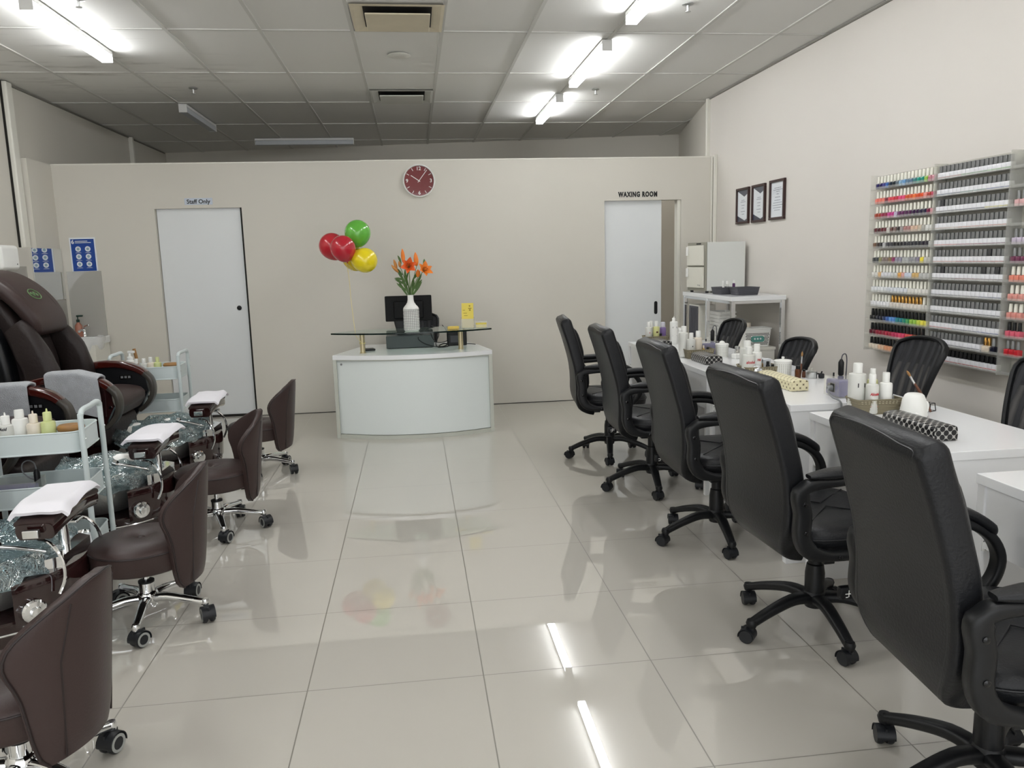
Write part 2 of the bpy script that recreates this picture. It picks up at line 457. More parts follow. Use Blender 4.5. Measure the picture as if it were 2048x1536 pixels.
# ------------------------------------------------------------------ ceiling
def ceil_mat():
    m = bpy.data.materials.new('ceiling_tile'); m.use_nodes = True; nt = m.node_tree; b = nt.nodes['Principled BSDF']; b.inputs['Roughness'].default_value = 0.9
    tc = nt.nodes.new('ShaderNodeTexCoord')
    mp = nt.nodes.new('ShaderNodeMapping'); mp.inputs['Scale'].default_value = (1.3, 5.5, 1); mp.inputs['Rotation'].default_value = (0, 0, 0.25); nt.links.new(tc.outputs['Object'], mp.inputs[0])
    n = nt.nodes.new('ShaderNodeTexNoise'); n.inputs['Scale'].default_value = 1.6; n.inputs['Detail'].default_value = 5; n.inputs['Roughness'].default_value = 0.6; nt.links.new(mp.outputs[0], n.inputs[0])
    mr = nt.nodes.new('ShaderNodeMapRange'); mr.inputs['From Min'].default_value = 0.55; mr.inputs['From Max'].default_value = 0.72; nt.links.new(n.outputs['Fac'], mr.inputs[0])
    # water-mark patches only on the tiles beside the left lamp
    di = nt.nodes.new('ShaderNodeVectorMath'); di.operation = 'DISTANCE'; nt.links.new(tc.outputs['Object'], di.inputs[0]); di.inputs[1].default_value = (-2.35, 6.75, H)
    m2 = nt.nodes.new('ShaderNodeMapRange'); m2.inputs['From Min'].default_value = 0.5; m2.inputs['From Max'].default_value = 1.35; m2.inputs['To Min'].default_value = 0.42; m2.inputs['To Max'].default_value = 0; nt.links.new(di.outputs['Value'], m2.inputs[0])
    mu = nt.nodes.new('ShaderNodeMath'); mu.operation = 'MULTIPLY'; nt.links.new(mr.outputs[0], mu.inputs[0]); nt.links.new(m2.outputs[0], mu.inputs[1])
    mx = nt.nodes.new('ShaderNodeMix'); mx.data_type = 'RGBA'; nt.links.new(mu.outputs[0], mx.inputs[0]); mx.inputs[6].default_value = (*srgb(*CEILC), 1); mx.inputs[7].default_value = (*srgb(96, 88, 76), 1)
    nt.links.new(mx.outputs[2], b.inputs['Base Color']); return m
bm = BM(); quad(bm, (XL-0.3, YF, H+0.008), (XL-0.3, 12.2, H+0.008), (4.2, 12.2, H+0.008), (4.2, YF, H+0.008)); struct('ceiling', bm, ceil_mat())
bm = BM()
for i in range(-5, 7):
    x = -0.3301+0.6*i
    if XL < x < 3.6: box(bm, (x-0.012, YF, H), (x+0.012, 12.1, H+0.01))
for j in range(-8, 6):
    y = 5.6425+1.2*j
    if YF < y: box(bm, (XL, y-0.012, H+0.0008), (3.6, y+0.012, H+0.011))
struct('ceiling_grid', bm, mat('ceiling_grid_metal', srgb(198, 197, 192), 0.6))

# ------------------------------------------------------------------ walls
T = 0.12
bm = BM(); box(bm, (XR, YF, 0), (XR+T, 7.90, H+0.01)); struct('wall_right', bm, M_wallr)
bm = BM(); prism(bm, [(XR, 7.90), (3.51, 10.2), (3.51+T, 10.2), (XR+T, 7.90)], 0, H+0.01); struct('wall_rear_right', bm, M_wall)
bm = BM(); prism(bm, [(-3.29, 11.48), (3.52, 10.19), (3.55, 10.31), (-3.27, 11.6)], 0, H+0.01); struct('wall_back', bm, M_wall)
bm = BM(); box(bm, (XL-T, YF, 0), (XL, 11.6, H+0.01)); struct('wall_left', bm, M_wall)
bm = BM(); box(bm, (-3.25, 7.215, 0), (-3.165, YP, 2.37)); struct('wall_left_return', bm, M_wall)
bm = BM(); box(bm, (-3.25, 6.30, 0), (-3.165, 7.215, 1.628)); struct('wall_left_dado', bm, M_wall)
# partition with two doorways
D1, D2, DH, PT = (-2.318, -1.546), (1.890, 2.668), 1.967, 0.11
bm = BM()
for x0, x1, z0, z1 in ((-3.165, D1[0], 0, 2.375), (D1[0], D1[1], DH, 2.375), (D1[1], D2[0], 0, 2.375), (D2[0], D2[1], DH, 2.375), (D2[1], XR, 0, 2.375)):
    box(bm, (x0, YP, z0), (x1, YP+PT, z1))
bmesh.ops.remove_doubles(bm, verts=bm.verts[:], dist=0.0005)
struct('wall_partition', bm, M_wall)
bm = BM(); box(bm, (-3.165, YP-0.004, 2.362), (-0.44, YP+PT+0.004, 2.372)); box(bm, (-0.44, YP-0.004, 2.368), (XR, YP+PT+0.004, 2.379)); struct('trim_1', bm, M_trimw)
bm = BM(); box(bm, (2.966, YP-0.02, 0), (2.982, YP, 2.375), 0.004); struct('trim_2', bm, M_trimw)
bm = BM(); box(bm, (2.99, YP-0.02, 0), (3.03, YP, 2.395), 0.006); struct('trim_3', bm, M_trimw)
bm = BM(); box(bm, (2.995, 7.86, 2.3), (3.035, 7.90, H), 0.006); struct('trim_4', bm, M_trimw)
bm = BM(); box(bm, (-3.25, 10.02, 2.2), (-3.20, 10.07, H), 0.006); struct('trim_5', bm, M_trimw)
bm = BM(); box(bm, (-3.25, 7.10, 1.628), (-3.20, 7.20, H), 0.01); struct('trim_6', bm, M_trimw)
bm = BM(); box(bm, (-3.252, 7.088, 1.628), (-3.235, 7.10, H)); struct('trim_7', bm, M_dark)
for nm, a, b in (('partition_foot_line', (D1[1], YP-0.003), (D2[0], YP)), ):
    bm = BM(); box(bm, (a[0], a[1], 0), (b[0], b[1], 0.006)); struct(nm, bm, M_dark)  # thin dark strip along the foot of the partition
# ceiling edge shadow gaps, their shade put in as grey strips
bm = BM(); box(bm, (XR-0.012, YF, H-0.012), (XR, 7.9, H)); box(bm, (XL, YF, H-0.012), (XL+0.012, 11.4, H)); struct('ceiling_edge_shade', bm, mat('edge_shade_grey', srgb(120, 118, 110), 0.6))
# sliding doors
def door(n, x0, x1, y, z0, pull):
    r = thing('door_%d' % n, 'x', 'door'); del r['label']; del r['category']; r['kind'] = 'structure'
    bm = BM(); box(bm, (x0, y, z0), (x1, y+0.035, DH+0.02), 0.002); obj('door_leaf', bm, M_door, r)
    bm = BM()
    if pull == 'round':
        lathe(bm, [(0.022, 0), (0.022, 0.004), (0.016, 0.006)], 24, mtx=TX(x1-0.082, y-0.001, 1.04) @ RX(PI/2))
        obj('door_pull', bm, M_black, r)
    else:
        bmx = MX((x1-0.056, y+0.001, 0.905), (1, 0, 0), (0, 0, 1))
        prism(bm, rrect(0.034, 0.13, 0.0168, 8), 0, 0.004, bmx); obj('door_pull', bm, M_black, r)
    return r
door(1, D1[0]+0.004, D1[1]-0.018, YP+0.045, 0.02, 'round')
door(2, D2[0]+0.003, 2.482, YP+0.05, 0.008, 'slot')
bm = BM(); box(bm, (D1[1]-0.019, YP+0.02, 0.0), (D1[1], YP+0.09, DH)); box(bm, (D1[0], YP+0.03, 0.0), (D1[1], YP+0.09, 0.018)); struct('door_1_gap', bm, M_dark)
bm = BM(); box(bm, (D2[1]-0.032, YP+0.02, 0), (D2[1]-0.0, YP+PT, DH), 0.004); struct('door_2_jamb', bm, M_trimw)
# the room behind the waxing door
M_taupe = mat('taupe_inner_wall', srgb(222, 214, 200), 0.7)
bm = BM(); box(bm, (1.7, 8.9, 0), (3.1, 8.98, 2.3)); box(bm, (1.62, YP+PT, 0), (1.7, 8.98, 2.3)); struct('wall_waxing_room', bm, M_taupe)

# ------------------------------------------------------------------ strip lamps
M_led = mat('led_diffuser', (1, 1, 1), 0.4, emit=LAMP, ecol=(0.97, 0.985, 1.0))
M_ledoff = mat('unlit_diffuser', srgb(196, 200, 204), 0.4)
M_lampb = mat('lamp_body_white', srgb(228, 228, 226), 0.4)
def lamp(x, y0, L, lit, label, rz=0.0):
    t = thing('strip_light', label, 'light', (x, y0, H), rz, 'strip lamps on the ceiling')
    bm = BM(); box(bm, (-0.036, 0.006, -0.026), (0.036, L-0.006, 0.0), 0.002); obj('housing', bm, M_lampb, t)
    bm = BM(); box(bm, (-0.036, 0.008, -0.076), (0.036, L-0.008, -0.0265), 0.006); obj('diffuser', bm, M_led if lit else M_ledoff, t)
    for ya, yb in ((0, 0.0075), (L-0.0075, L)):
        bm = BM(); box(bm, (-0.0375, ya, -0.0775), (0.0375, yb, 0.0), 0.002); obj('end_cap', bm, M_lampb, t)
    return t
LR = [('farthest lit strip lamp of the right-hand row, near the partition', 7.64), ('middle lit strip lamp of the right-hand row, above the desks', 5.79),
      ('lit strip lamp of the right-hand row cut off by the top of the photo', 3.95), (None, 2.10), (None, 0.26), (None, -1.58)]
for lb, y in LR: lamp(1.457, y, 1.215, True, lb or ('lit strip lamp of the right-hand row behind the photographer' if y < 0 else 'lit strip lamp of the right-hand row %s' % ('above the second desk' if y > 2 else 'directly over the photographer')))
for lb, y in (('lit strip lamp over the pedicure chairs at the top left', 4.985), ('lit strip lamp over the front pedicure chairs', 3.14), ('lit strip lamp over the left front of the shop', 1.3), ('lit strip lamp by the shop entrance on the left', -0.55)):
    lamp(-2.092, y, 1.205, True, lb)
lamp(-2.095, 8.07, 1.15, False, 'unlit strip lamp pointing into the dark rear corner on the left')
lamp(-0.653, 10.25, 1.19, False, 'unlit strip lamp lying crosswise by the far wall above the partition', PI/2)

# ------------------------------------------------------------------ ceiling fittings
M_ventc = mat('aged_cream_vent', srgb(206, 196, 172), 0.5, var=0.1, vscale=9); M_ventw = mat('white_vent', srgb(206, 205, 198), 0.5)
def vent(x, y, m, label):
    t = thing('air_vent', label, 'vent', (x, y, H), 0, 'square air vents in the ceiling')
    bm = BM(); s = 0.288
    o = [(-s, -s), (s, -s), (s, s), (-s, s)]; rings = []
    for k, z in ((1.0, -0.004), (0.93, -0.006), (0.74, 0.006), (0.74, 0.007)):
        rings.append([bm.verts.new((a*k, b*k, z)) for a, b in o])
    for a, b in zip(rings, rings[1:]):
        for i in range(4): bm.faces.new((a[i], a[(i+1) % 4], b[(i+1) % 4], b[i]))
    obj('frame', bm, m, t, 0)
    bm = BM(); box(bm, (-0.212, -0.212, 0.0045), (0.212, 0.212, 0.0068)); obj('backing', bm, M_dark, t, 0)
    bm = BM(); box(bm, (-0.2, -0.2, -0.036), (0.2, 0.17, -0.026), 0.004); obj('deflector_plate', bm, m, t)
    bm = BM()
    for a in (-0.12, 0.12): tube(bm, [(a, 0, -0.03), (a, 0, 0.005)], 0.006, 6)
    obj('bracket', bm, m, t)
vent(-0.021, 5.34, M_ventc, 'cream stained air vent nearest the photographer')
vent(-0.028, 7.755, M_ventw, 'white air vent farther back in front of the partition')
bm = BM(); lathe(bm, [(0.0, 0.0), (0.07, -0.002), (0.085, -0.010), (0.088, -0.014), (0.078, -0.018), (0.03, -0.02), (0.0, -0.02)], 32, (-0.03, 6.24, H+0.006), False, False)
bmesh.ops.remove_doubles(bm, verts=bm.verts[:], dist=1e-5)
tag(obj('smoke_detector', bm, M_ventw), 'flat round white disc in the ceiling between the two air vents', 'detector')
def sprinkler(x, y, label):
    t = thing('fire_sprinkler', label, 'sprinkler', (x, y, H), 0, 'fire sprinklers in the ceiling')
    bm = BM(); lathe(bm, [(0.036, 0.002), (0.036, -0.003), (0.02, -0.008)], 20); obj('escutcheon', bm, M_steel, t)
    bm = BM(); lathe(bm, [(0.009, -0.005), (0.008, -0.03), (0.005, -0.04)], 12); obj('stem', bm, M_steel, t)
    bm = BM(); lathe(bm, [(0.018, -0.042), (0.018, -0.045)], 12); obj('deflector', bm, M_steel, t)
sprinkler(-1.82, 7.405, 'sprinkler in front of the unlit lamp at the rear left')
sprinkler(1.773, 4.997, 'sprinkler at the top right beside the nearest lit lamp')
sprinkler(1.762, 7.456, 'sprinkler beside the farthest lit lamp of the right-hand row')
sprinkler(-1.832, 5.045, 'sprinkler at the top left beside the lit lamp')

# ------------------------------------------------------------------ things on the walls
t = thing('wall_clock', 'round wall clock with dark red dial and white rim high on the partition', 'clock', (0.097, YP, 2.181))
V = MX((0, 0, 0), (1, 0, 0), (0, 0, 1))       # local xy -> wall, z -> towards the room
bm = BM(); lathe(bm, [(0.150, 0), (0.152, 0.02), (0.150, 0.034), (0.143, 0.038), (0.138, 0.032), (0.138, 0.02)], 64, mtx=V, cap1=False); obj('rim', bm, M_plw, t)
bm = BM(); lathe(bm, [(0.139, 0.012), (0.139, 0.018)], 64, mtx=V); dial = obj('dial', bm, mat('dark_red_dial', srgb(116, 22, 28), 0.5), t)
bm = BM()
for k in range(12):
    if k % 3 == 0: continue
    a = PI/2-k*PI/6; box(bm, (0.105, -0.0028, 0.0181), (0.132, 0.0028, 0.019), mtx=V @ RZ(a))
for k, s in ((0, '12'), (3, '3'), (6, '6'), (9, '9')):
    a = PI/2-k*PI/6; text_bm(bm, s, 0.046, V @ TX(0.112*math.cos(a), 0.112*math.sin(a), 0.0186), 0.0008, 0.001)
obj('numerals', bm, M_plw, dial, 0)
bm = BM(); box(bm, (-0.012, -0.0035, 0.02), (0.09, 0.0035, 0.0215), mtx=V @ RZ(math.radians(146))); obj('hour_hand', bm, M_plw, t)
bm = BM(); box(bm, (-0.018, -0.0028, 0.022), (0.125, 0.0028, 0.0232), mtx=V @ RZ(math.radians(52))); lathe(bm, [(0.006, 0.0215), (0.006, 0.025)], 16, mtx=V); obj('minute_hand', bm, M_plw, t)
bm = BM(); lathe(bm, [(0.1385, 0.0265), (0.1385, 0.028)], 64, mtx=V); obj('glass', bm, M_glassc, t)

t = thing('door_sign', 'pale grey sign reading Staff Only above the left door', 'sign', (-1.923, YP, 2.027))
bm = BM(); box(bm, (-0.124, -0.005, -0.030), (0.124, 0, 0.030), 0.002); obj('plate', bm, mat('sign_grey', srgb(196, 204, 216), 0.35), t)
bm = BM(); text_bm(bm, 'Staff Only', 0.052, MX((0, -0.0056, -0.003), (1, 0, 0), (0, 0, 1)), 0.001, 0.0011); obj('lettering', bm, M_ink, t, 0)
bm = BM(); text_bm(bm, 'WAXING ROOM', 0.066, MX((2.2265, YP-0.002, 2.0215), (1, 0, 0), (0, 0, 1)), 0.004, 0.0032, sx=0.70, gap=1.2)
tag(obj('room_lettering', bm, M_ink, None, 0), 'black letters spelling WAXING ROOM on the wall above the right doorway', 'sign')

def poster(label):
    t = thing('hygiene_poster', label, 'poster', (-2.9695, YP, 1.567))
    bm = BM(); box(bm, (-0.112, -0.002, -0.157), (0.112, 0, 0.157)); obj('sheet', bm, M_paper, t, 0)
    bm = BM(); box(bm, (-0.1, -0.0032, -0.144), (0.1, -0.0022, 0.144)); obj('blue_print', bm, M_blue, t, 0)
    bm = BM(); P = MX((0, -0.0042, 0), (1, 0, 0), (0, 0, 1))
    for r in range(3):
        for c in range(2):
            cx, cz = -0.041+0.083*c, 0.055-0.068*r
            lathe(bm, [(0.024, 0), (0.024, 0.0008)], 20, (0, 0, 0), mtx=P @ TX(cx, cz, 0))
            box(bm, (cx-0.026, cz-0.0355, 0), (cx+0.026, cz-0.0335, 0.0008), mtx=P)
            box(bm, (cx-0.018, cz-0.0310, 0), (cx+0.018, cz-0.0295, 0.0008), mtx=P)
    text_bm(bm, '6', 0.05, P @ TX(-0.082, 0.118, 0.0004), 0.0008, 0.0015)
    box(bm, (-0.062, 0.122, 0), (0.045, 0.128, 0.0008), mtx=P); box(bm, (-0.062, 0.108, 0), (0.075, 0.114, 0.0008), mtx=P)
    for r in range(3):
        for c in range(2):
            cx, cz = -0.041+0.083*c, 0.055-0.068*r
            lathe(bm, [(0.013, 0.0009), (0.013, 0.0015)], 8, mtx=P @ TX(cx, cz, 0), mi=1)
    obj('white_print', bm, None, t, 0, mats=[M_paper, mat('grey_icon_ink', srgb(150, 172, 186), 0.6)])
poster('blue hygiene poster with six white circles above the wash basin')

bm = BM(); box(bm, (-3.165, 7.09, 1.175), (-3.155, 7.655, 1.627), 0.0015); tag(obj('wall_mirror', bm, M_mirror), 'frameless mirror on the left wall beside the basin, showing the poster', 'mirror')
bm = BM(); box(bm, (-3.13, YP-0.012, 0.82), (-2.833, YP-0.002, 1.421), 0.0015); tag(obj('splashback', bm, M_splash), 'grey glass splashback behind the wash basin below the poster', 'splashback')
bm = BM(); box(bm, (-3.165, 7.0, 0.83), (-3.158, 7.655, 1.168), 0.001); tag(obj('side_splashback', bm, M_splash), 'glass splash panel on the left wall below the mirror', 'splashback')

t = thing('paper_towel_dispenser', 'white paper towel dispenser with glossy cover on the left wall', 'dispenser', (-3.165, 6.48, 1.545))
bm = BM(); box(bm, (0, -0.14, -0.10), (0.13, 0.14, 0.09), 0.03, 4); obj('cover', bm, M_plw, t)
bm = BM(); lathe(bm, [(0.006, 0), (0.006, 0.002)], 12, mtx=TX(0.1305, 0.085, -0.055) @ RY(PI/2)); obj('lock', bm, M_grey, t)
bm = BM(); box(bm, (-3.165, 6.66, 1.22), (-3.158, 6.98, 1.475), 0.001); tag(obj('glass_splash_panel', bm, M_splash), 'small glass panel under the paper towel dispenser', 'splashback')

# certificates on the right wall
def cert(y0, y1, z0, z1, kind, label):
    t = thing('framed_certificate', label, 'picture', (XR, (y0+y1)/2, (z0+z1)/2), 0, 'framed certificates on the right wall')
    wy, hz, b = (y1-y0)/2, (z1-z0)/2, 0.021
    bm = BM()
    for lo, hi in (((-0.022, -wy, -hz), (0, wy, -hz+b)), ((-0.022, -wy, hz-b), (0, wy, hz)), ((-0.022, -wy, -hz+b), (0, -wy+b, hz-b)), ((-0.022, wy-b, -hz+b), (0, wy, hz-b))): box(bm, lo, hi, 0.003)
    obj('frame', bm, M_frame, t)
    bm = BM(); box(bm, (-0.008, -wy+b, -hz+b), (-0.001, wy-b, hz-b)); sh = obj('sheet', bm, M_paper, t, 0)
    P = MX((-0.0088, 0, 0), (0, -1, 0), (0, 0, 1)); iw, ih = wy-b, hz-b
    bm = BM()
    if kind == 'navy':
        prism(bm, [(-iw, ih), (-iw, ih-0.004), (0.03, ih-0.06), (iw, ih-0.03), (iw, ih)], 0, 0.0006, P)
        prism(bm, [(-iw, -ih), (iw, -ih), (iw, -ih+0.03), (0.04, -ih+0.008), (-iw, -ih+0.055)], 0, 0.0006, P)
        obj('navy_corners', bm, mat('navy_print', srgb(52, 58, 78), 0.5), sh, 0); bm = BM()
    rows = ((0.05, .3), (0.035, .45), (0.005, .3), (-0.02, .25), (-0.05, .4), (-0.075, .2)) if kind == 'navy' else ((0.095, .55), (0.08, .7), (0.065, .2), (0.045, .15), (0.02, .4), (-0.005, .5), (-0.025, .7), (-0.045, .8), (-0.065, .7), (-0.085, .5))
    for z, wd in rows:
        x = -iw*wd*0.9
        while x < iw*wd*0.9:
            L = rnd.uniform(0.008, 0.022); box(bm, (x, z-0.0025, 0), (min(x+L, iw*0.9), z+0.0025, 0.0006), mtx=P); x += L+0.005
    obj('text_lines', bm, mat('grey_print', srgb(120, 126, 140), 0.6), sh, 0)
    bm = BM(); box(bm, (-0.010, -wy+b, -hz+b), (-0.0095, wy-b, hz-b)); obj('glazing', bm, M_glassc, t, 0)
cert(6.866, 7.14, 1.692, 2.014, 'navy', 'framed certificate with navy corners, farthest of the three')
cert(6.537, 6.80, 1.690, 2.015, 'navy', 'framed certificate with navy corners, middle of the three')
cert(6.178, 6.45, 1.695, 2.021, 'plain', 'framed plain white printed certificate, nearest of the three')

# ------------------------------------------------------------------ wash basin on its cabinet
t = thing('wash_basin_cabinet', 'white wash basin on a white cabinet in the far left corner', 'basin', (-2.99, 7.66, 0))
bm = BM(); box(bm, (-0.165, -0.34, 0.08), (0.165, -0.005, 0.77), 0.004); obj('cabinet', bm, mat('white_cabinet', srgb(226, 224, 214), 0.3), t)
bm = BM(); box(bm, (-0.15, -0.345, 0.10), (0.15, -0.341, 0.60)); obj('cabinet_door', bm, M_door, t)
bm = BM()
prof = [(0.10, 0.62), (0.17, 0.665), (0.215, 0.73), (0.235, 0.80), (0.24, 0.832), (0.225, 0.836), (0.205, 0.82), (0.15, 0.745), (0.05, 0.725), (0.0, 0.724)]
lathe(bm, prof, 40, (0, -0.2, 0), True, False, 0.8, 0.95)
bmesh.ops.remove_doubles(bm, verts=bm.verts[:], dist=1e-5)
box(bm, (-0.178, -0.16, 0.765), (0.178, -0.003, 0.832), 0.012, 3)
obj('basin_bowl', bm, mat('white_ceramic', srgb(226, 227, 226), 0.12, coat=0.4), t)
bm = BM(); lathe(bm, [(0.02, 0.83), (0.02, 0.845), (0.016, 0.85), (0.016, 0.90), (0.0, 0.905)], 16, (-0.02, -0.07, 0), True, False)
tube(bm, smooth_path([(-0.02, -0.07, 0.875), (-0.02, -0.12, 0.895), (-0.02, -0.18, 0.885)], 5), 0.011, 10)
f = obj('tap', bm, M_chrome, t)
bm = BM(); tube(bm, [(-0.02, -0.07, 0.90), (0.0, -0.1, 0.925), (0.045, -0.13, 0.935)], 0.007, 8); lathe(bm, [(0.0, 0.925), (0.013, 0.93), (0.013, 0.947), (0, 0.95)], 12, (0.05, -0.133, 0), False, False); obj('tap_lever', bm, M_chrome, f)
t = thing('soap_bottle', 'clear pump bottle of orange soap with dark green pump at the basin', 'bottle', (-3.045, 7.57, 0.8335))
bm = BM(); lathe(bm, [(0.028, 0), (0.032, 0.006), (0.031, 0.10), (0.014, 0.125), (0.012, 0.13)], 20); obj('bottle', bm, mat('orange_soap', srgb(214, 150, 128), 0.15, trans=0.5), t)
bm = BM(); lathe(bm, [(0.014, 0.131), (0.015, 0.155), (0.005, 0.158), (0.005, 0.18)], 14); box(bm, (-0.01, -0.01, 0.18), (0.045, 0.01, 0.195), 0.004); obj('pump', bm, mat('dark_green_plastic', srgb(24, 52, 44), 0.4), t)
# ------------------------------------------------------------------ chairs (all built facing +x, origin on the floor under the column)
def superell(n):
    return lambda r, z, a, k: r/((abs(math.cos(a))**n+abs(math.sin(a))**n)**(1/n))

def star_base(t, m, r_out, z_hub, z_end, wid, thick, a0, caster_r, caster_w, ring, name='base'):
    bm = BM()
    for k in range(5):
        a = a0+2*PI*k/5; M = RZ(a)
        pts = [M @ Vector(p) for p in smooth_path([(0.02, 0, z_hub), (0.35*r_out, 0, z_hub+0.006), (0.7*r_out, 0, (z_hub*0.62+z_end*0.38)), (r_out, 0, z_end)], 4)]
        n = len(pts)
        sc = [(1.0-0.35*i/(n-1), 1.0-0.3*i/(n-1)) for i in range(n)]
        sweep(bm, pts, rrect(wid, thick, min(wid, thick)*0.42, 3), side=M @ Vector((0, 1, 0))-Vector((0, 0, 0)), scale=sc)
        p = M @ Vector((r_out-0.004, 0, 0))
        lathe(bm, [(wid*0.30, z_end-0.012), (wid*0.38, z_end+0.004), (wid*0.3, z_end+thick*0.4)], 12, (p.x, p.y, 0))
    lathe(bm, [(0.034, z_hub-0.035), (0.042, z_hub-0.01), (0.042, z_hub+0.02), (0.034, z_hub+0.03)], 20)
    obj(name, bm, m, t)
    for k in range(5):
        a = a0+2*PI*k/5
        ca = a + (0.9, -0.7, 2.2, 0.4, -1.6)[k]         # swivel
        C = TX(r_out*math.cos(a), r_out*math.sin(a), 0) @ RZ(ca) @ TX(-0.012, 0, caster_r)
        bm = BM()
        for s in (-1, 1):
            M = C @ TX(0, s*caster_w*0.29, 0) @ RX(PI/2)
            h = caster_w*0.2
            lathe(bm, [(caster_r*0.35, -h), (caster_r*0.9, -h*0.95), (caster_r, -h*0.5), (caster_r, h*0.5), (caster_r*0.9, h*0.95), (caster_r*0.35, h)], 20, mtx=M)
        # hood over the upper half and the swivel stem
        hood = [(caster_r*1.1*math.cos(q), caster_r*1.1*math.sin(q)) for q in [math.radians(d) for d in range(-12, 193, 15)]]
        inner = [(caster_r*1.02*math.cos(q), caster_r*1.02*math.sin(q)) for q in [math.radians(d) for d in range(192, -13, -15)]]
        prism(bm, hood+inner, -caster_w*0.52, caster_w*0.52, C @ RX(PI/2))
        prism(bm, rrect(caster_r*1.7, caster_w*0.14, 0.002, 2), -caster_r*0.4, caster_r*1.06, C)
        lathe(bm, [(0.007, caster_r*0.9), (0.007, z_end-caster_r)], 10, mtx=C @ TX(0.012, 0, 0))
        c = obj('caster', bm, M_rubber, t)
        if ring:
            bm = BM()
            for s in (-1, 1):
                M = C @ TX(0, s*caster_w*0.29, 0) @ RX(PI/2)
                lathe(bm, [(caster_r*0.60, s*-1*caster_w*0.225), (caster_r*0.86, s*-1*caster_w*0.225), (caster_r*0.86, s*-1*caster_w*0.19), (caster_r*0.60, s*-1*caster_w*0.19), (caster_r*0.60, s*-1*caster_w*0.225)], 20, mtx=M, cap0=False, cap1=False)
            obj('wheel_ring', bm, M_greyring, c)

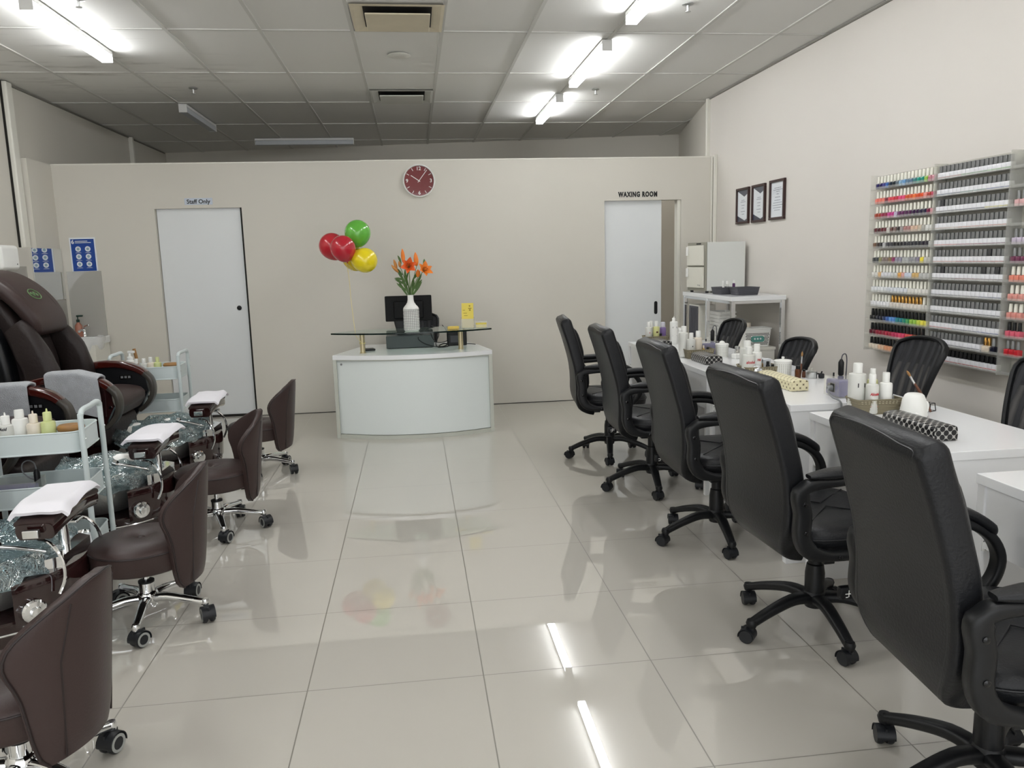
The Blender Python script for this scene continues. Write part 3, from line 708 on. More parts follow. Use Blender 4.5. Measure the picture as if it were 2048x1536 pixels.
def make_office_chair(label):
    t = thing('office_chair', label, 'chair', group='black leather office chairs along the desks')
    # back
    prof = [(-0.120, 0.345), (-0.165, 0.365), (-0.205, 0.405), (-0.222, 0.46), (-0.222, 0.54), (-0.226, 0.62), (-0.238, 0.70), (-0.258, 0.78), (-0.283, 0.87), (-0.309, 0.95), (-0.321, 0.99), (-0.326, 1.004), (-0.329, 1.012)]
    path = [Vector((x, 0, z)) for x, z in prof]
    path = smooth_path(path, 3); n = len(path)
    sc = []
    for p in path:
        z = p.z
        wz = 0.5+0.5*math.sin(max(0, min(1, (z-0.345)/0.17))*PI/2) if z < 0.515 else (1.0 if z < 0.7 else 1.0-0.05*(z-0.7)/0.3)
        th = 1.0 if z < 0.985 else max(0.6, 1-((z-0.985)/0.027)**2*0.4)
        if z > 0.985: wz *= 1-0.05*((z-0.985)/0.027)**2
        if z < 0.40: th = 0.55+0.45*(z-0.345)/0.055
        sc.append((wz, th))
    bm = BM(); sweep(bm, path, rrect(0.475, 0.078, 0.018, 4), scale=sc); obj('backrest', bm, M_leather, t, 50)
    # welt along the rear edge of the back and across its top
    loop = []
    fr = [(p, s) for p, s in zip(path, sc)]
    def edge(sgn):
        out = []
        for i, (p, s) in enumerate(fr):
            q = path[min(i+1, n-1)]-path[max(i-1, 0)]; q.normalize(); nn = q.cross(Vector((0, 1, 0))).normalized()
            off = nn if nn.x < 0 else -nn
            out.append(p+off*(0.0365*s[1])+Vector((0, sgn*(0.2375*s[0]-0.026), 0)))
        return out
    e1, e2 = edge(1)[3:-3], edge(-1)[3:-3]
    bm = BM(); tube(bm, smooth_path([*e1[::3], *[Vector((e1[-1].x-0.001+0.004*math.cos(k*PI/8), e1[-1].y+(e2[-1].y-e1[-1].y)*k/8, e1[-1].z+0.012*math.sin(k*PI/8))) for k in range(1, 8)], *list(reversed(e2))[::3]], 3), 0.0032, 6)
    obj('welt', bm, M_leatherp, t)
    # front pads of the back
    for k, (z0, z1) in enumerate(((0.50, 0.70), (0.72, 0.965))):
        pp = [Vector((p.x+0.036, 0, p.z)) for p in path if z0 <= p.z <= z1]; m = len(pp)
        bm = BM(); sweep(bm, pp, rrect(0.40, 0.05, 0.022, 4), scale=[(1-0.1*abs(2*i/(m-1)-1)**4, 1-0.75*abs(2*i/(m-1)-1)**4) for i in range(m)])
        obj('back_pad', bm, M_leather, t, 50)
    # seat
    bm = BM()
    lathe(bm, [(0.19, 0.385), (0.225, 0.39), (0.245, 0.41), (0.250, 0.44), (0.243, 0.468), (0.22, 0.484), (0.15, 0.490), (0.07, 0.487), (0.0, 0.485)], 48, (0.02, 0, 0), True, False, 0.90, 1.0, fn=superell(4.5))
    obj('seat', bm, M_leather, t, 50)
    bm = BM(); tube(bm, [Vector((0.02+0.90*0.2515*c/((abs(c)**4.5+abs(s)**4.5)**(1/4.5)), 1.005*0.2515*s/((abs(c)**4.5+abs(s)**4.5)**(1/4.5)), 0.447)) for c, s in [(math.cos(k*PI/32), math.sin(k*PI/32)) for k in range(64)]], 0.003, 6, True)
    for s in (-1, 1): tube(bm, [(-0.14, s*0.18, 0.489), (0.02, s*0.02, 0.490), (0.2, s*0.16, 0.487)], 0.0025, 6)
    obj('seat_seam', bm, M_leatherp, t)
    # arms
    loop = [(-0.02, 0.402), (-0.12, 0.404), (-0.19, 0.425), (-0.222, 0.48), (-0.222, 0.56), (-0.232, 0.625), (-0.20, 0.658), (-0.10, 0.664), (0.0, 0.668), (0.08, 0.655), (0.145, 0.615), (0.178, 0.555), (0.170, 0.495), (0.135, 0.445), (0.08, 0.412)]
    for s in (-1, 1):
        y = s*0.272
        pts = smooth_path([Vector((a, y, b)) for a, b in loop], 4, closed=True); n2 = len(pts)
        bm = BM()
        rings = []
        for i, p in enumerate(pts):
            tt = (pts[(i+1) % n2]-pts[i-1]).normalized(); nn = tt.cross(Vector((0, 1, 0))).normalized()
            wide = 1.0+0.9*max(0, min(1, (-0.12-p.x)/0.08))*(1 if p.z < 0.64 else 0.35)
            rings.append([bm.verts.new(p+Vector((0, a, 0))+nn*(b*wide)) for a, b in rrect(0.046, 0.030, 0.010, 3)])
        m2 = len(rings[0])
        for i in range(n2):
            a, b = rings[i], rings[(i+1) % n2]
            for k in range(m2): bm.faces.new((a[k], a[(k+1) % m2], b[(k+1) % m2], b[k]))
        arm = obj('armrest', bm, M_black, t)
        pp = smooth_path([(-0.205, y, 0.688), (-0.10, y, 0.694), (0.0, y, 0.697), (0.075, y, 0.684), (0.135, y, 0.648), (0.158, y, 0.622)], 4); m = len(pp)
        bm = BM(); sweep(bm, pp, rrect(0.064, 0.030, 0.0145, 4), scale=[(min(1, 0.55+0.45*min(i, m-1-i)/3), min(1, 0.45+0.55*min(i, m-1-i)/3)) for i in range(m)])
        obj('arm_pad', bm, M_leather, arm, 50)
        bm = BM()
        for bx, bz in ((-0.228, 0.60), (-0.220, 0.50), (-0.09, 0.403), (0.02, 0.402)): lathe(bm, [(0.0085, 0), (0.0085, 0.003), (0.004, 0.005)], 12, mtx=TX(bx, y+s*0.0225, bz) @ RX(-s*PI/2))
        obj('bolt', bm, M_blackg, arm)
    bm = BM(); box(bm, (-0.14, -0.28, 0.376), (-0.10, 0.28, 0.392), 0.003); box(bm, (0.03, -0.28, 0.376), (0.07, 0.28, 0.392), 0.003); box(bm, (-0.13, -0.09, 0.345), (0.10, 0.09, 0.386), 0.012); obj('seat_plate', bm, M_black, t)
    bm = BM(); lathe(bm, [(0.036, 0.10), (0.036, 0.225), (0.031, 0.258), (0.026, 0.262), (0.026, 0.35)], 24); obj('column', bm, M_black, t)
    bm = BM(); tube(bm, smooth_path([(0.02, -0.06, 0.36), (0.03, -0.17, 0.345), (0.05, -0.2, 0.30), (0.01, -0.215, 0.27)], 4), 0.005, 8); box(bm, (-0.045, -0.235, 0.215), (0.022, -0.205, 0.265), 0.012, mtx=None)
    lv = obj('height_lever', bm, M_black, t)
    bm = BM(); P = MX((-0.012, -0.2356, 0.24), (1, 0, 0), (0, 0, 1))
    box(bm, (-0.014, -0.002, 0), (0.014, 0.001, 0.0006), mtx=P); box(bm, (-0.012, -0.014, 0), (-0.003, -0.011, 0.0006), mtx=P); box(bm, (-0.002, -0.012, 0), (0.001, 0.013, 0.0006), mtx=P); box(bm, (0.004, 0.006, 0), (0.014, 0.009, 0.0006), mtx=P)
    obj('lever_print', bm, M_plw, lv, 0)
    star_base(t, M_black, 0.292, 0.125, 0.072, 0.056, 0.04, math.radians(119-72), 0.027, 0.05, False)
    return t
OC = [(1.43, 1.70, -5, 'black office chair nearest the photographer, at the right edge'),
      (1.465, 2.665, 3, 'second black office chair from the photographer, its back covering the cream box desk edge'),
      (1.47, 3.66, 0, 'middle black office chair of the row of five'),
      (1.425, 4.60, -2, 'fourth black office chair from the photographer, second from the partition'),
      (1.36, 5.42, -6, 'farthest black office chair, nearest the partition and the waxing room door')]
oc = make_office_chair(OC[0][3]); oc.location = (OC[0][0], OC[0][1], 0); oc.rotation_euler = (0, 0, math.radians(OC[0][2]))
for x, y, a, lb in OC[1:]: dup(oc, (x, y, 0), math.radians(a), lb)

def make_stool(label):
    t = thing('pedicure_stool', label, 'stool', group='brown leather stools with chrome bases')
    bm = BM(); lathe(bm, [(0.17, 0.298), (0.190, 0.300), (0.198, 0.310), (0.199, 0.372), (0.201, 0.380), (0.198, 0.388), (0.185, 0.402), (0.13, 0.415), (0.07, 0.418), (0.035, 0.412), (0.014, 0.402), (0.0, 0.399)], 48)
    obj('seat', bm, M_brown, t, 50)
    bm = BM(); tube(bm, [(0.2015*math.cos(k*PI/24), 0.2015*math.sin(k*PI/24), 0.380) for k in range(48)], 0.0035, 6, True); obj('piping', bm, M_brownp, t)
    bm = BM(); lathe(bm, [(0.014, 0.400), (0.013, 0.405), (0.006, 0.409), (0.0, 0.410)], 16); obj('button', bm, M_brown, t)
    tab = [(0.232, 0.80), (0.245, 0.88), (0.30, 0.95), (0.36, 0.99), (0.41, 1.02), (0.46, 1.08), (0.50, 1.15), (0.53, 1.17), (0.56, 1.13), (0.59, 1.02), (0.62, 0.85), (0.645, 0.66), (0.668, 0.44), (0.683, 0.25), (0.69, 0.12)]
    def pm(z):
        for (a, p), (b, q) in zip(tab, tab[1:]):
            if a <= z <= b: return 0.94*(p+(q-p)*(z-a)/(b-a))
        return tab[-1][1] if z > 0.5 else tab[0][1]
    R = lambda z: 0.214+0.04*(z-0.25)/0.4
    def pt(u, v, dr=0.0):
        z = 0.232+0.458*(1-(1-v)**1.25) if v > 0 else 0.232
        z = min(z, 0.69); ph = (2*u-1)*pm(z); r = R(z)+dr
        return Vector((-r*math.cos(ph), r*math.sin(ph)*0.90, z-0.02*(1-math.cos((2*u-1)*1.2))*(1 if z < 0.4 else 0)))
    bm = BM()
    # two skins with a rounded rim
    nu, nv = 28, 26
    O = [[bm.verts.new(pt(i/nu, j/nv, 0.019-0.008*max(abs(2*i/nu-1), abs(2*j/nv-1))**8)) for j in range(nv+1)] for i in range(nu+1)]
    I = [[bm.verts.new(pt(i/nu, j/nv, -0.019+0.008*max(abs(2*i/nu-1), abs(2*j/nv-1))**8)) for j in range(nv+1)] for i in range(nu+1)]
    for i in range(nu):
        for j in range(nv):
            bm.faces.new((O[i][j], O[i+1][j], O[i+1][j+1], O[i][j+1])); bm.faces.new((I[i][j], I[i][j+1], I[i+1][j+1], I[i+1][j]))
    for i in range(nu):
        for j in (0, nv): bm.faces.new((O[i][j], O[i+1][j], I[i+1][j], I[i][j]))
    for j in range(nv):
        for i in (0, nu): bm.faces.new((O[i][j], O[i][j+1], I[i][j+1], I[i][j]))
    b = obj('backrest', bm, M_brown, t, 60)
    bm = BM()
    rim = [pt(0.985, j/20, 0.015) for j in range(0, 20)]+[pt(0.985-0.97*k/10, 0.985, 0.015) for k in range(1, 10)]+[pt(0.015, j/20, 0.015) for j in range(19, -1, -1)]
    tube(bm, rim, 0.0035, 6)
    for ph in (-0.55, 0.55):
        line = [Vector((-(R(z)+0.0185)*math.cos(ph*(1-0.25*max(0, z-0.5)/0.15)), (R(z)+0.0185)*math.sin(ph*(1-0.25*max(0, z-0.5)/0.15))*0.90, z-(0.006 if z < 0.3 else 0))) for z in [0.24+0.405*k/14 for k in range(15)]]
        tube(bm, line, 0.003, 6)
    obj('seam_piping', bm, M_brownp, b)
    bm = BM(); box(bm, (-0.20, -0.06, 0.283), (0.09, 0.06, 0.299), 0.004); obj('seat_plate', bm, M_black, t)
    bm = BM(); lathe(bm, [(0.030, 0.075), (0.030, 0.168), (0.0265, 0.17)], 24); col = obj('column', bm, M_chrome, t)
    bm = BM(); lathe(bm, [(0.0125, 0.165), (0.0125, 0.24)], 16); obj('gas_lift', bm, M_chrome, col)
    bm = BM(); lathe(bm, [(0.031, 0.166), (0.031, 0.174), (0.014, 0.176)], 24); obj('collar', bm, M_black, col)
    for c in t.children:
        if c.name.split('.')[0] in ('seat', 'piping', 'button', 'backrest', 'seat_plate'):
            for k in (c, *c.children):
                for v in k.data.vertices: v.co.z -= 0.045
    star_base(t, M_chrome, 0.245, 0.098, 0.080, 0.042, 0.036, math.radians(18), 0.032, 0.05, True)
    return t
ST = [(-1.125, 2.12, 172, 'brown stool nearest the photographer, cut off at the bottom left'),
      (-1.138, 3.20, 187, 'second brown stool from the photographer, whole seat and chrome base in view'),
      (-1.12, 4.30, 200, 'third brown stool from the photographer, both wings of its back turned to the camera'),
      (-1.115, 5.50, 180, 'farthest brown stool, seen side-on in front of the white sliding door')]
st = make_stool(ST[0][3]); st.location = (ST[0][0], ST[0][1], 0); st.rotation_euler = (0, 0, math.radians(ST[0][2]))
for x, y, a, lb in ST[1:]: dup(st, (x, y, 0), math.radians(a), lb)

# low-backed mesh chairs of the technicians
def mesh_mat():
    m = bpy.data.materials.new('black_mesh_fabric'); m.use_nodes = True; nt = m.node_tree; b = nt.nodes['Principled BSDF']
    b.inputs['Base Color'].default_value = (*srgb(24, 25, 30), 1); b.inputs['Roughness'].default_value = 0.6
    tc = nt.nodes.new('ShaderNodeTexCoord'); wv = nt.nodes.new('ShaderNodeTexWave'); wv.wave_type = 'BANDS'; wv.bands_direction = 'Y'; wv.inputs['Scale'].default_value = 5.5; wv.inputs['Distortion'].default_value = 1.2; wv.inputs['Detail'].default_value = 1
    nt.links.new(tc.outputs['Object'], wv.inputs[0])
    mr = nt.nodes.new('ShaderNodeMapRange'); mr.inputs['To Min'].default_value = 1.0; mr.inputs['To Max'].default_value = 0.6; nt.links.new(wv.outputs['Fac'], mr.inputs[0]); nt.links.new(mr.outputs[0], b.inputs['Alpha'])
    return m
M_mesh = mesh_mat()
def make_mesh_chair(label):
    t = thing('mesh_chair', label, 'chair', group='black mesh chairs behind the desks')
    def pt(u, v, d=0.0):
        z = 0.50+0.44*v; w = (0.118+0.088*min(1, v*1.12)**0.85)*(1-0.06*max(0, (v-0.88)/0.12)**2)
        y = (2*u-1)*w
        x = -0.20-0.04*v-0.075*v*v+0.045*(2*u-1)**2-d
        if v > 0.85: z += (0.018-0.036*abs(2*u-1)**3)*(v-0.85)/0.15
        return Vector((x, y, z))
    bm = BM(); sheet(bm, lambda u, v: pt(0.01+0.98*u, 0.01+0.98*v), 16, 16, 0.003); obj('mesh_back', bm, M_mesh, t)
    rim = [pt(k/10, 0) for k in range(11)]+[pt(1, k/12) for k in range(1, 13)]+[pt(1-k/10, 1) for k in range(1, 11)]+[pt(0, 1-k/12) for k in range(1, 12)]
    bm = BM(); tube(bm, rim, 0.017, 8, True, rx=0.012); obj('back_frame', bm, M_black, t)
    bm = BM(); sheet(bm, lambda u, v: pt(0.04+0.92*u, 0.72+0.26*v, 0.004), 12, 5, 0.010); obj('top_panel', bm, M_black, t)
    bm = BM(); tube(bm, smooth_path([(0.0, 0, 0.40), (-0.2, 0, 0.40), (-0.245, 0, 0.46), (-0.235, 0, 0.56)], 5), 0.022, 8, rx=0.012); obj('back_post', bm, M_black, t)
    bm = BM(); lathe(bm, [(0.17, 0.40), (0.205, 0.405), (0.215, 0.43), (0.20, 0.455), (0.1, 0.465), (0, 0.465)], 36, (0.02, 0, 0), True, False, fn=superell(3.5)); obj('seat', bm, mat('black_fabric', srgb(28, 28, 32), 0.85, bump=0.2, bscale=400), t)
    bm = BM(); lathe(bm, [(0.028, 0.1), (0.028, 0.26), (0.016, 0.265), (0.016, 0.402)], 16); obj('column', bm, M_black, t)
    star_base(t, M_black, 0.26, 0.12, 0.072, 0.045, 0.032, 0.3, 0.026, 0.045, False)
    return t
MC = [(2.455, 3.02, 180, 0.99, 'black mesh chair cut off by the right edge of the photo'),
      (2.44, 3.90, 180, 0.99, 'black mesh chair with a pale streaked back just left of the polish rack bottom'),
      (2.17, 4.72, 179, 0.915, 'black mesh chair behind the white pierced pot and the cream box'),
      (2.20, 5.84, 180, 0.957, 'farthest black mesh chair in front of the tall white table')]
mc = make_mesh_chair(MC[0][4]); mc.location = (MC[0][0], MC[0][1], 0); mc.rotation_euler = (0, 0, math.radians(MC[0][2])); mc.scale = (1, 1, MC[0][3])
for x, y, a, sz, lb in MC[1:]: dup(mc, (x, y, 0), math.radians(a), lb).scale = (1, 1, sz)
dup(mc, (0.06, 7.22, 0), math.radians(-80), 'black chair tucked behind the reception desk, peeking out beside the monitor', 'black mesh chair at the reception desk')
# ------------------------------------------------------------------ manicure desks
def make_desk(label):
    t = thing('manicure_desk', label, 'desk', group='white manicure desks in a row')
    L, W = 0.75, 0.585       # along y, along x ; origin = near left corner on the floor
    bm = BM(); box(bm, (0, 0, 0.718), (W, L, 0.75), 0.003); obj('table_top', bm, M_desk, t)
    for y in (0.004, L-0.034):
        bm = BM(); box(bm, (0.004, y, 0), (W-0.004, y+0.03, 0.718), 0.001); obj('end_panel', bm, M_desk, t)
    bm = BM(); box(bm, (0.012, 0.034, 0.522), (0.030, L-0.034, 0.718)); obj('modesty_panel', bm, M_desk, t)
    bm = BM(); box(bm, (W-0.2, 0.04, 0.60), (W-0.03, L-0.04, 0.712), 0.002); dr = obj('drawer', bm, M_desk, t)
    bm = BM(); box(bm, (W-0.0305, L/2-0.05, 0.65), (W-0.012, L/2+0.05, 0.66), 0.003); obj('drawer_handle', bm, M_steel, dr)
    bm = BM(); P = MX((0.0, L-0.0345, 0), (1, 0, 0), (0, 0, 1))
    box(bm, (0.006, 0.515, 0), (0.016, 0.58, 0.003), mtx=P); box(bm, (0.006, 0.515, 0), (0.042, 0.525, 0.003), mtx=P)
    br = obj('corner_bracket', bm, M_plw, t)
    bm = BM()
    for a, b in ((0.011, 0.572), (0.011, 0.546), (0.018, 0.520), (0.034, 0.520)): lathe(bm, [(0.0032, 0.003), (0.0026, 0.0045)], 10, mtx=P @ TX(a, b, 0))
    obj('screw', bm, M_grey, br)
    return t
DK = [(1.672, 1.365, 'nearest white desk, at the right edge behind the nearest office chair'),
      (1.655, 2.355, 'white desk carrying the dotted black box and the white moulded pot'),
      (1.650, 3.265, 'white desk carrying the cream lattice box and the purple drill box'),
      (1.672, 4.345, 'white desk behind the middle office chair, with a dotted black box at its edge'),
      (1.684, 5.33, 'farthest white desk, with the tall white bottle, by the waxing room door')]
dk = make_desk(DK[0][2]); dk.location = (DK[0][0], DK[0][1], 0)
for x, y, lb in DK[1:]: dup(dk, (x, y, 0), 0, lb).scale = (1, 1.3 if 'cream' in lb else 1, 1)

# ------------------------------------------------------------------ acrylic racks of polish on the right wall
Z0, PZ = 1.8065, 0.0927
def rack(y0, y1, label):
    t = thing('polish_rack', label, 'rack', (XR, y0, 0), 0, 'clear acrylic polish racks')
    bm = BM(); box(bm, (-0.005, 0, 0.775), (-0.001, y1-y0, 1.895)); obj('back_sheet', bm, M_acryl, t, 0)
    for y in (0, y1-y0-0.004):
        bm = BM(); box(bm, (-0.082, y, 0.775), (-0.005, y+0.004, 1.895)); obj('side_panel', bm, M_acryl, t, 0)
    for k in range(12):
        z = Z0-PZ*k
        bm = BM(); box(bm, (-0.080, 0.004, z-0.004), (-0.005, y1-y0-0.004, z)); box(bm, (-0.080, 0.004, z), (-0.077, y1-y0-0.004, z+0.012)); obj('shelf', bm, M_acryl, t, 0)
rack(4.218, 4.845, 'acrylic rack of coloured polish with white and black caps, left of the pair')
rack(3.640, 4.216, 'acrylic rack full of white bottles with grey caps')
rack(3.03, 3.638, 'acrylic rack cut off by the right edge of the photo')

_pb = {}
def polish(kind, col, cap, stripe=None):
    key = (kind, col, cap, stripe)
    if key in _pb: return _pb[key].copy(), _pb[key].children[0].copy()
    capm = {'white': mat('ivory_cap', srgb(232, 230, 218), 0.4), 'black': M_black, 'grey': mat('satin_grey_cap', srgb(134, 135, 135), 0.3, metal=0.35), 'gold': M_gold, 'silver': M_silverc, 'dark': mat('dark_grey_cap', srgb(62, 62, 64), 0.35)}[cap]
    m = mat('polish_%d_%d_%d' % col, srgb(*col), 0.15, coat=0.5)
    bm = BM()
    if kind == 'nail_polish_bottle':
        box(bm, (-0.0145, -0.0145, 0), (0.0145, 0.0145, 0.034), 0.004, 2)
        lathe(bm, [(0.008, 0.034), (0.008, 0.037)], 10)
        b = obj(kind, bm, m, wn=False)
    else:
        box(bm, (-0.015, -0.0155, 0), (0.015, 0.0155, 0.036), 0.003, 2)
        mats = [m]
        if stripe:
            box(bm, (-0.0154, -0.0145, 0.0075), (-0.0148, 0.0145, 0.0115), mi=1); mats.append(mat('stripe_%d_%d_%d' % stripe, srgb(*stripe), 0.4))
        b = obj(kind, bm, m, mats=mats, wn=False)
    bm = BM()
    if kind == 'nail_polish_bottle': lathe(bm, [(0.0092, 0.036), (0.0092, 0.05), (0.0080, 0.0755), (0.0068, 0.077)], 12)
    else: box(bm, (-0.0105, -0.0105, 0.0365), (0.0105, 0.0105, 0.073), 0.002, 1)
    obj('cap', bm, capm, b, wn=False)
    _pb[key] = b
    return b, b.children[0]
SHELF = ['top shelf', 'second shelf', 'third shelf', 'fourth shelf', 'fifth shelf', 'sixth shelf', 'seventh shelf', 'eighth shelf', 'ninth shelf', 'tenth shelf', 'eleventh shelf', 'bottom shelf']
def put(kind, col, cap, x, y, z, label, group, stripe=None):
    b, c = polish(kind, col, cap, stripe)
    if b.name not in COL.objects:
        COL.objects.link(b); COL.objects.link(c); c.parent = b
    elif b.get('placed'): raise RuntimeError
    b.location = (x, y, z); b['label'] = label; b['category'] = 'bottle'; b['group'] = group
LROWS = [
 ('white', [('deep navy', (30, 22, 84), 2), ('violet blue', (62, 60, 130), 1), ('bright blue', (44, 88, 160), 1), ('ink blue', (18, 40, 62), 1), ('blue black', (20, 34, 46), 1), ('slate grey', (96, 110, 120), 1), ('pale sky blue', (124, 160, 186), 1), ('sky blue', (112, 160, 204), 1), ('steel blue', (84, 116, 140), 2), ('sea green', (60, 128, 130), 1), ('emerald green', (20, 140, 122), 2), ('lime green', (146, 186, 74), 1), ('dusty rose', (184, 118, 130), 1), ('rose pink', (204, 140, 156), 1)]),
 ('white', [('coral', (226, 116, 102), 2), ('salmon', (232, 124, 112), 1), ('maroon', (120, 32, 50), 1), ('rosy red', (216, 70, 84), 1), ('cherry red', (206, 52, 68), 2), ('hot pink', (222, 70, 116), 2), ('burnt orange', (214, 86, 40), 2), ('bright orange', (234, 112, 54), 1), ('red orange', (218, 78, 34), 2), ('pale red', (226, 140, 130), 1), ('brick red', (178, 66, 60), 1), ('raspberry', (190, 60, 90), 1)]),
 ('white', [('rust red', (160, 52, 30), 2), ('wine red', (140, 34, 66), 2), ('magenta', (190, 48, 130), 2), ('pale lilac', (200, 180, 210), 1), ('plum', (96, 32, 88), 2), ('dark plum', (78, 30, 76), 2), ('aubergine', (50, 22, 62), 2), ('indigo', (34, 26, 62), 2), ('mulberry', (110, 22, 62), 1), ('faded rose', (186, 128, 136), 1)]),
 ('white', [('dark maroon', (76, 24, 36), 2), ('oxblood', (94, 34, 46), 2), ('clear pale', (206, 200, 192), 1), ('cocoa brown', (96, 60, 56), 1), ('mocha', (120, 96, 92), 1), ('espresso', (52, 38, 40), 1), ('greige', (150, 140, 140), 1), ('dusty pink brown', (166, 120, 116), 2), ('nude beige', (206, 176, 154), 2), ('sand', (198, 182, 160), 1), ('clear grey', (178, 176, 168), 1), ('white labelled', (216, 216, 212), 2)]),
 ('white', [('bronze brown', (112, 82, 62), 1), ('dark brown', (54, 42, 38), 1), ('near black', (34, 32, 36), 1), ('pale silver', (186, 186, 186), 1), ('charcoal', (56, 56, 62), 2), ('jet black', (22, 22, 28), 3), ('graphite', (44, 44, 52), 2), ('slate black', (36, 38, 46), 3), ('black violet', (40, 34, 48), 2), ('clear silver', (180, 180, 176), 1)]),
 ('white', [('gunmetal', (58, 62, 66), 2), ('khaki', (140, 138, 98), 1), ('taupe', (128, 112, 106), 2), ('bronze', (140, 116, 82), 1), ('berry', (136, 44, 92), 1), ('lavender grey', (142, 138, 156), 2), ('silver glitter', (170, 172, 172), 2), ('ash grey', (150, 150, 154), 2), ('grey violet', (128, 120, 140), 1), ('lemon yellow', (238, 220, 66), 1), ('clear', (196, 194, 186), 2)]),
 ('white', [('clear white', (220, 218, 212), 2), ('pale orange glitter', (214, 176, 128), 1), ('pearl white', (216, 216, 220), 3), ('clear glitter', (200, 202, 200), 2), ('orange glitter', (216, 160, 84), 1), ('pink glitter', (214, 160, 152), 1), ('blue white', (200, 206, 220), 2), ('gold glitter', (204, 170, 110), 2), ('pale grey', (190, 190, 188), 3)]),
 ('white', [('white', (226, 228, 230), 5), ('frost white', (216, 220, 226), 6), ('milky white', (224, 222, 216), 6)]),
 ('white', [('white base coat', (228, 228, 230), 6), ('GOLD', (220, 214, 206), 9), ('clear top coat', (206, 204, 198), 2)]),
 ('black', [('black', (20, 20, 24), 2), ('midnight blue', (24, 28, 46), 2), ('dark slate blue', (40, 56, 92), 1), ('royal blue', (48, 90, 162), 1), ('azure blue', (84, 140, 204), 2), ('teal', (34, 128, 138), 2), ('jade green', (36, 136, 112), 1), ('leaf green', (60, 150, 86), 1), ('apple green', (140, 184, 70), 2), ('yellow green', (190, 206, 78), 1), ('yellow', (228, 218, 84), 2)]),
 ('black', [('dark wine', (92, 18, 38), 2), ('crimson', (146, 26, 52), 3), ('ruby red', (170, 34, 62), 2), ('deep pink', (196, 50, 92), 2), ('bright pink', (212, 64, 102), 2), ('coral red', (220, 80, 76), 2), ('orange', (226, 112, 58), 2), ('amber brown', (176, 120, 84), 2)]),
 ('black', [('cream', (226, 214, 196), 3), ('pale peach', (226, 190, 160), 2), ('peach', (222, 160, 122), 2), ('tan', (200, 160, 126), 2), ('apricot', (224, 172, 130), 2), ('nude', (212, 186, 164), 3), ('beige', (206, 190, 172), 3)])]
for r, (cap, runs) in enumerate(LROWS):
    k = 0
    for nm, col, n in runs:
        for _ in range(n):
            if k >= 17: break
            c = tuple(max(0, min(255, v+0)) for v in col); cp = cap
            nn = nm
            if nm == 'GOLD': cp = 'gold'; nn = 'white'
            put('nail_polish_bottle', c, cp, XR-0.052, 4.803-0.0346*k+rnd.uniform(-0.0012, 0.0012), Z0-PZ*r,
                '%s polish with %s cap, %s from left on %s of left rack' % (nn, cp, ORD[k], SHELF[r]), 'coloured polish bottles in the left rack')
            k += 1
SROWS = [[(176, 120, 130), (90, 150, 110), (120, 180, 120)], [(60, 90, 140), (70, 130, 130), (80, 100, 170)], [(50, 56, 90), (60, 70, 120), (226, 214, 110)], [(216, 190, 190), (220, 160, 160), (214, 150, 150)],
         [(210, 120, 130), (160, 60, 110), (120, 50, 110)], [(214, 150, 150), (180, 70, 80), (170, 50, 60)], [(60, 40, 50), (120, 50, 70), (90, 60, 80)], [(60, 62, 80), (120, 120, 130), (60, 80, 130)],
         [(70, 80, 90), (110, 120, 120), (60, 64, 84)], [(200, 100, 110), (90, 90, 120), (70, 90, 150)], [(60, 60, 80), (90, 90, 100), (50, 60, 90)], [(190, 60, 70), (180, 50, 60), (200, 80, 80)]]
SNAME = {0: 'green', 1: 'blue', 2: 'navy', 3: 'pale red', 4: 'magenta', 5: 'red', 6: 'dark', 7: 'blue grey', 8: 'grey', 9: 'rose', 10: 'dark blue', 11: 'bright red'}
DARKCAP = {(2, 1), (5, 13), (6, 2), (6, 12), (6, 15)}
for r in range(12):
    for k in range(17):
        if r == 10 and k >= 13:
            continue
        cap = 'black' if r == 11 else ('dark' if (r, k) in DARKCAP else 'grey')
        col = SROWS[r][min(2, int(k/17*3))]
        put('gel_polish_bottle', (228, 228, 232), cap, XR-0.053, 4.195-0.0325*k, Z0-PZ*r,
            'white gel bottle with %s cap, %s from left, %s, middle rack' % (cap, ORD[k], SHELF[r]), 'white gel bottles in the middle rack', col)
for k, (cap, lb) in enumerate((('gold', 'gold-capped bottle, left of two near the right end of the eleventh shelf'), ('gold', 'gold-capped bottle, right of two near the right end of the eleventh shelf'))):
    put('nail_polish_bottle', (214, 200, 180), cap, XR-0.052, 3.765-0.026*k, Z0-PZ*10, lb, 'gold-capped bottles on the eleventh shelf')
put('nail_polish_bottle', (30, 32, 48), 'silver', XR-0.052, 3.705, Z0-PZ*10, 'dark bottle with silver cap beside the gold-capped pair', 'odd bottles on the racks')
for r, col, cap, nm in ((2, (214, 170, 170), 'grey', 'pale pink'), (4, (190, 180, 196), 'grey', 'pale lilac'), (5, (110, 50, 80), 'grey', 'plum'), (6, (216, 130, 110), 'white', 'coral'), (7, (218, 150, 140), 'white', 'pale coral'), (8, (212, 140, 130), 'white', 'peach pink'), (9, (206, 90, 110), 'black', 'rose pink'), (10, (190, 40, 50), 'grey', 'red')):
    for j in range(3):
        put('nail_polish_bottle', col, cap, XR-0.052, 3.607-0.034*j, Z0-PZ*r, '%s bottle with %s cap, %s from left on %s of the cut-off rack' % (nm, cap, ORD[j], SHELF[r]), 'bottles in the rack at the right edge')
